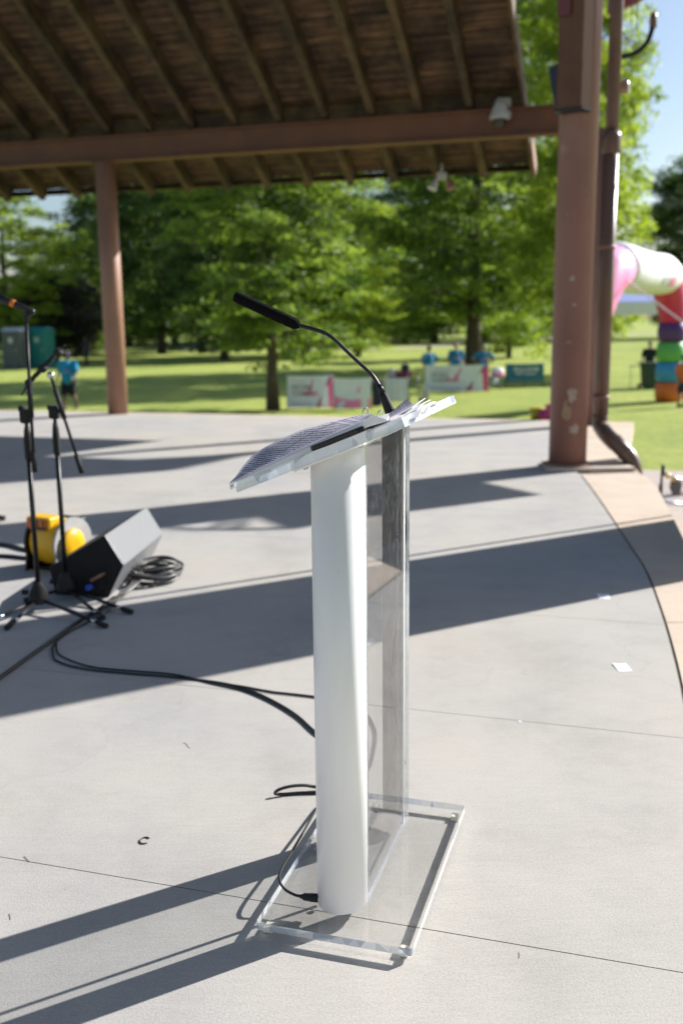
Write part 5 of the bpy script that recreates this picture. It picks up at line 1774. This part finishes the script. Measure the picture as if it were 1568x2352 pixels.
# portable toilets
def toilet(px, dist, label, mbody, mroof):
    q = D(px, 800, dist); q = V(q.x, q.y, GZ)
    t_ = thing('portable_toilet', label, 'portable toilet', q, 'portable toilets by the trees')
    a = RAD(-12)
    X, Y = V(math.cos(a), math.sin(a), 0), V(-math.sin(a), math.cos(a), 0)
    part('cabin', MB().box(q + V(0, 0, 1.08), 1.12, 1.14, 2.10, (X, Y, Z)), mbody, t_, bevel=0.04)
    rf = MB()
    rf.add([q + X * (0.60 * x) + Y * (0.61 * y) + V(0, 0, 2.13) for x, y in ((-1, -1), (1, -1), (1, 1), (-1, 1))] + [q + X * (0.46 * x) + Y * (0.46 * y) + V(0, 0, 2.33) for x, y in ((-1, -1), (1, -1), (1, 1), (-1, 1))],
           [(3, 2, 1, 0), (4, 5, 6, 7), (0, 1, 5, 4), (1, 2, 6, 5), (2, 3, 7, 6), (3, 0, 4, 7)])
    part('roof', rf, mroof, t_, bevel=0.03)
    dr = part('door', MB().box(q - Y * 0.582 + V(0, 0, 1.05), 0.82, 0.025, 1.86, (X, Y, Z)), mbody, t_, bevel=0.01)
    part('sign', MB().box(q - Y * 0.60 + V(0, 0, 1.62), 0.26, 0.008, 0.30, (X, Y, Z)), M_lgrey, dr)
    part('latch', MB().box(q - Y * 0.60 + X * 0.33 + V(0, 0, 1.05), 0.06, 0.02, 0.12, (X, Y, Z)), M_grey, dr)
    for z in (0.55, 0.95, 1.35):
        part('vent_rib', MB().box(q + X * 0.565 + V(0, 0, z), 0.02, 0.8, 0.05, (X, Y, Z)), mbody, t_)
    part('skid', MB().box(q + V(0, 0, 0.015), 1.2, 1.2, 0.03, (X, Y, Z)), M_dgrey, t_)
toilet(38, 57.5, 'grey portable toilet with pale roof at the far left', M_toilet, M_roofpl)
toilet(97, 58.5, 'teal portable toilet right of the grey one', M_tealpl, M_tealpl)

# metal stand beside the stage, at the right edge
sq = D(1519, 1100, 9.6)
st = thing('equipment_stand', 'black and chrome equipment stand beside the stage at the right edge', 'stand', V(sq.x, sq.y, GZ))
pp = lambda x, y, dd=9.6: D(x, y, dd)
part('post', MB().tube([V(pp(1514, 1140).x, pp(1514, 1140).y, GZ + 0.02), pp(1514, 1150), pp(1521, 1066)], [0.02, 0.014, 0.012], n=10), M_black, st)
part('post_grip', MB().tube([pp(1515, 1138), pp(1517, 1112)], 0.020, n=10), M_rubber, st)
part('post_grip', MB().tube([pp(1520, 1090), pp(1522, 1068)], 0.018, n=10), M_rubber, st)
part('cross_bar', MB().tube([pp(1522, 1088), pp(1540, 1096), pp(1600, 1112)], 0.020, n=12), M_chrome, st)
for x, y in ((1530, 1092), (1545, 1099)):
    part('brass_collar', MB().tube([pp(x - 3, y - 1), pp(x + 5, y + 2)], 0.026, n=12), mat('brass', (0.65, 0.42, 0.14), rough=0.3, metal=0.9), st)
mb = MB()
mb.prism([pp(1541, 1104, 9.63), pp(1552, 1102, 9.63), pp(1566, 1110, 9.63), pp(1560, 1140, 9.63), pp(1545, 1138, 9.63), pp(1538, 1122, 9.63)], V(0, 0.03, 0))
part('side_plate', mb, M_dgrey, st)
part('lower_bar', MB().tube([pp(1514, 1146), pp(1530, 1156), pp(1600, 1160)], 0.022, n=10), M_chrome, st)
part('foot_leg', MB().tube([V(pp(1590, 1160).x, pp(1590, 1160).y, GZ + 0.02), pp(1592, 1108)], 0.016, n=8), M_black, st)

# ================================================================== TREES
def tree_meshes(name, seed, H_, crown_lo, R_c, trunk_r, nclump, per, leaf, droop=0.2, flat=0.35, top_taper=0.55, lean=0.0):
    """trunk with limbs, and a crown of many leaf faces in clumps; heights above the ground"""
    r2 = np.random.RandomState(seed)
    rr2 = random.Random(seed)
    mb = MB()
    # trunk
    pts, rs = [], []
    wob = [rr2.uniform(-1, 1) for _ in range(8)]
    for i in range(9):
        f_ = i / 8
        z = f_ * H_ * 0.93
        pts.append(V(lean * f_ * H_ + 0.12 * trunk_r * 4 * wob[i % 8] * f_, 0.10 * wob[(i + 3) % 8] * f_, z))
        rs.append(max(trunk_r * (1 - f_) ** 0.8 + 0.02, 0.02) * (1.35 if i == 0 else 1.0))
    mb.tube(pts, rs, n=12)
    def tp(z):
        f_ = min(max(z / (H_ * 0.93), 0), 1) * 8
        i = min(int(f_), 7)
        return pts[i] + (pts[i + 1] - pts[i]) * (f_ - i)
    ends = []
    nl = 26
    for i in range(nl):
        f_ = (i + 0.5) / nl
        z = crown_lo * 0.95 + (H_ * 0.93 - crown_lo) * f_
        fr = (z - crown_lo) / (H_ - crown_lo)
        env = R_c * math.sin(math.pi * min(max(0.16 + 0.84 * fr * top_taper + (1 - top_taper) * fr ** 2 * 0.8, 0.02), 0.97)) ** 0.7
        az = i * 2.4 + rr2.uniform(-0.4, 0.4)
        ln = env * rr2.uniform(0.72, 1.0)
        a = tp(z)
        d_ = V(math.cos(az), math.sin(az), 0)
        m_ = a + d_ * (ln * 0.5) + V(0, 0, ln * 0.22)
        e = a + d_ * ln + V(0, 0, ln * (0.28 - droop))
        br = max(trunk_r * 0.32 * (1 - 0.6 * fr), 0.025)
        mb.tube(spline([a, m_, e], 4), [br * (1 - 0.085 * k) for k in range(9)], n=6)
        for k in range(5):
            u = 0.35 + 0.65 * k / 4
            ends.append(((a * (1 - u) ** 2 + m_ * (2 * u * (1 - u)) + e * u * u), ln))
        for sgn in (-1, 1):
            dd = V(-d_.y, d_.x, 0) * sgn
            b2 = m_ + dd * (ln * 0.35) + d_ * (ln * 0.25) + V(0, 0, ln * (0.12 - droop))
            mb.tube([m_, (m_ + b2) / 2 + V(0, 0, 0.05 * ln), b2], [br * 0.5, br * 0.35, 0.012], n=5)
            ends.append((b2, ln)); ends.append(((m_ + b2) / 2, ln))
    trunk = mb.mesh(name + '_trunk', M_bark, V(0, 0, 0))
    # crown
    E = np.array([tuple(e[0]) for e in ends])
    idx = r2.randint(0, len(E), nclump)
    cen = E[idx] + r2.normal(0, 1, (nclump, 3)) * np.array([0.16, 0.16, 0.11]) * R_c
    cr = R_c * (0.13 + 0.10 * r2.rand(nclump))
    N = nclump * per
    cid = np.repeat(np.arange(nclump), per)
    g = r2.normal(0, 1, (N, 3))
    g /= np.linalg.norm(g, axis=1)[:, None]
    rad = r2.rand(N) ** 0.45
    off_ = g * (rad * cr[cid])[:, None]
    hr = np.hypot(off_[:, 0], off_[:, 1])
    off_[:, 2] = off_[:, 2] * flat - droop * hr * 0.8
    c3 = cen[cid] + off_
    # leaf frames, mostly facing up, loosely scattered
    nv = r2.normal(0, 1, (N, 3)) * 0.75 + np.array([0, 0, 0.9])
    nv /= np.linalg.norm(nv, axis=1)[:, None]
    tt = r2.normal(0, 1, (N, 3))
    tt -= nv * np.sum(tt * nv, axis=1)[:, None]
    tt /= np.linalg.norm(tt, axis=1)[:, None]
    bb = np.cross(nv, tt)
    sz = leaf * (0.6 + 0.8 * r2.rand(N))
    wd = sz * 0.36
    P4 = np.empty((N, 4, 3))
    P4[:, 0] = c3 - tt * sz[:, None] * 0.5
    P4[:, 1] = c3 + bb * wd[:, None] * 0.5 - nv * sz[:, None] * 0.06
    P4[:, 2] = c3 + tt * sz[:, None] * 0.5
    P4[:, 3] = c3 - bb * wd[:, None] * 0.5 - nv * sz[:, None] * 0.06
    me = bpy.data.meshes.new(name + '_crown')
    me.vertices.add(N * 4)
    me.vertices.foreach_set('co', P4.reshape(-1).astype(np.float32))
    me.loops.add(N * 4)
    me.loops.foreach_set('vertex_index', np.arange(N * 4, dtype=np.int32))
    me.polygons.add(N)
    me.polygons.foreach_set('loop_start', np.arange(0, N * 4, 4, dtype=np.int32))
    me.polygons.foreach_set('loop_total', np.full(N, 4, dtype=np.int32))
    at_ = me.attributes.new('tint', 'FLOAT', 'FACE')
    tint = np.clip(0.5 + 0.28 * r2.normal(0, 1, nclump)[cid] + 0.14 * r2.normal(0, 1, N), 0, 1)
    at_.data.foreach_set('value', tint.astype(np.float32))
    me.update()
    me.validate()
    return trunk, me
def plant_tree(name, label, pos, tm, leafm, rot=0.0, sc=(1, 1, 1), group=None):
    o = thing(name, label, 'tree', pos, group)
    o.rotation_euler = (0, 0, rot)
    o.scale = sc
    tr_ = bpy.data.objects.new('trunk', tm[0])
    cr_ = bpy.data.objects.new('crown', tm[1])
    for q in (tr_, cr_):
        COL.objects.link(q)
        q.parent = o
    if len(tm[1].materials) == 0:
        tm[1].materials.append(leafm)
    cr_.material_slots[0].link = 'OBJECT'
    cr_.material_slots[0].material = leafm
    return o
def at_px(px, dist):
    q = D(px, 800, dist)
    return V(q.x, q.y, GZ)
TA_ = tree_meshes('spray_tree', 11, 11.5, 1.9, 3.4, 0.15, 520, 92, 0.19, droop=0.34, flat=0.22, top_taper=0.62)
TB_ = tree_meshes('spreading_tree', 23, 21.0, 2.3, 6.6, 0.36, 640, 92, 0.32, droop=0.32, flat=0.22)
TC_ = tree_meshes('broad_tree', 37, 16.0, 1.1, 5.2, 0.24, 600, 66, 0.32, droop=0.26, flat=0.38)
TD_ = tree_meshes('dense_tree', 41, 18.0, 1.2, 5.6, 0.26, 640, 60, 0.40, droop=0.15, flat=0.6, top_taper=0.7)
TF_ = tree_meshes('airy_tree', 67, 9.4, 1.6, 3.9, 0.18, 300, 70, 0.24, droop=0.20, flat=0.30, top_taper=0.62)
TE_ = tree_meshes('low_tree', 59, 6.0, 0.9, 3.6, 0.16, 420, 60, 0.24, droop=0.34, flat=0.6, top_taper=0.8)
q = ground_px(627, 941)
plant_tree('spray_tree', 'slender tree with drooping light green sprays in front of lectern microphone', V(q.x, q.y, GZ), TA_, M_leafA, 0.4)
q = at_px(1086, 52)
plant_tree('spreading_tree', 'large spreading tree with thick trunk behind the three people', q, TB_, M_leafA, 1.1)
plant_tree('bright_tree', 'tall sunlit yellow green tree right of the downspout', at_px(1322, 46), TC_, M_leafB, 2.0, (0.62, 0.62, 1.15))
plant_tree('bright_tree', 'bright green tree at the left edge above the portable toilets', at_px(22, 63), TF_, M_leafB, 0.3, (1.15, 1.15, 1.12))
plant_tree('weeping_tree', 'dark purple grey weeping tree behind the portable toilets', at_px(128, 66), TE_, M_leafD, 0.8, (1.05, 1.05, 0.92))
plant_tree('park_tree', 'dark tree just left of the slim post', at_px(196, 84), TC_, M_leafA, 1.7, (0.75, 0.75, 0.62))
plant_tree('park_tree', 'dark green tree with slender leaning trunk right of the slim post', at_px(515, 66), TC_, M_leafC, 3.0, (0.95, 0.95, 1.05))
plant_tree('park_tree', 'deep green tree right behind the slim post', at_px(372, 80), TD_, M_leafC, 0.2, (1.0, 1.0, 1.0))
plant_tree('park_tree', 'green tree between the slender tree and the large spreading tree', at_px(702, 74), TC_, M_leafA, 4.4, (1.0, 1.0, 1.15))
plant_tree('park_tree', 'light green tree behind the lectern microphone neck', at_px(822, 70), TC_, M_leafB, 5.1, (0.72, 0.72, 0.7))
plant_tree('park_tree', 'small green tree right of the large spreading trunk', at_px(1168, 66), TC_, M_leafB, 2.7, (0.55, 0.55, 0.55))
plant_tree('park_tree', 'dark far tree at the right edge behind the arch', at_px(1575, 112), TD_, M_leafC, 0.9, (1.1, 1.1, 1.05))
far_lab = ('from the left edge', 'from the left edge')
names_ = ['first', 'second', 'third', 'fourth', 'fifth', 'sixth', 'seventh', 'eighth', 'ninth', 'tenth', 'eleventh', 'twelfth', 'thirteenth', 'fourteenth']
for i in range(12):
    px = -60 + i * 118 + rng.uniform(-20, 20)
    dist = 108 + rng.uniform(-10, 22)
    plant_tree('background_tree', names_[i] + ' tree from the left in the far background row behind the lawn', at_px(px, dist), TD_ if i % 2 else TC_, (M_leafC, M_leafA, M_leafC)[i % 3], rng.uniform(0, 6), (1.1 + rng.uniform(-0.1, 0.2),) * 2 + ((1.1 if i > 2 else 0.42) + rng.uniform(-0.15, 0.15),), 'far row of trees behind the lawn')
# shrubs under the far trees
shrub_lab = ('dark shrub at the left behind the portable toilets', 'dark shrub just right of the slim post', 'dark shrub left of the slender tree trunk', 'green shrub under the lectern microphone', 'green shrub left of the large spreading trunk', 'green shrub right of the large spreading trunk')
for i, (px, dist) in enumerate(((60, 98), (300, 104), (575, 99), (745, 101), (930, 103), (1205, 106))):
    plant_tree('shrub', shrub_lab[i], at_px(px, dist), TE_, (M_leafC, M_leafC, M_leafC, M_leafA, M_leafC, M_leafA)[i], rng.uniform(0, 6), (1.5, 1.2, 0.62 + 0.08 * (i % 3)), 'shrubs under the far trees')
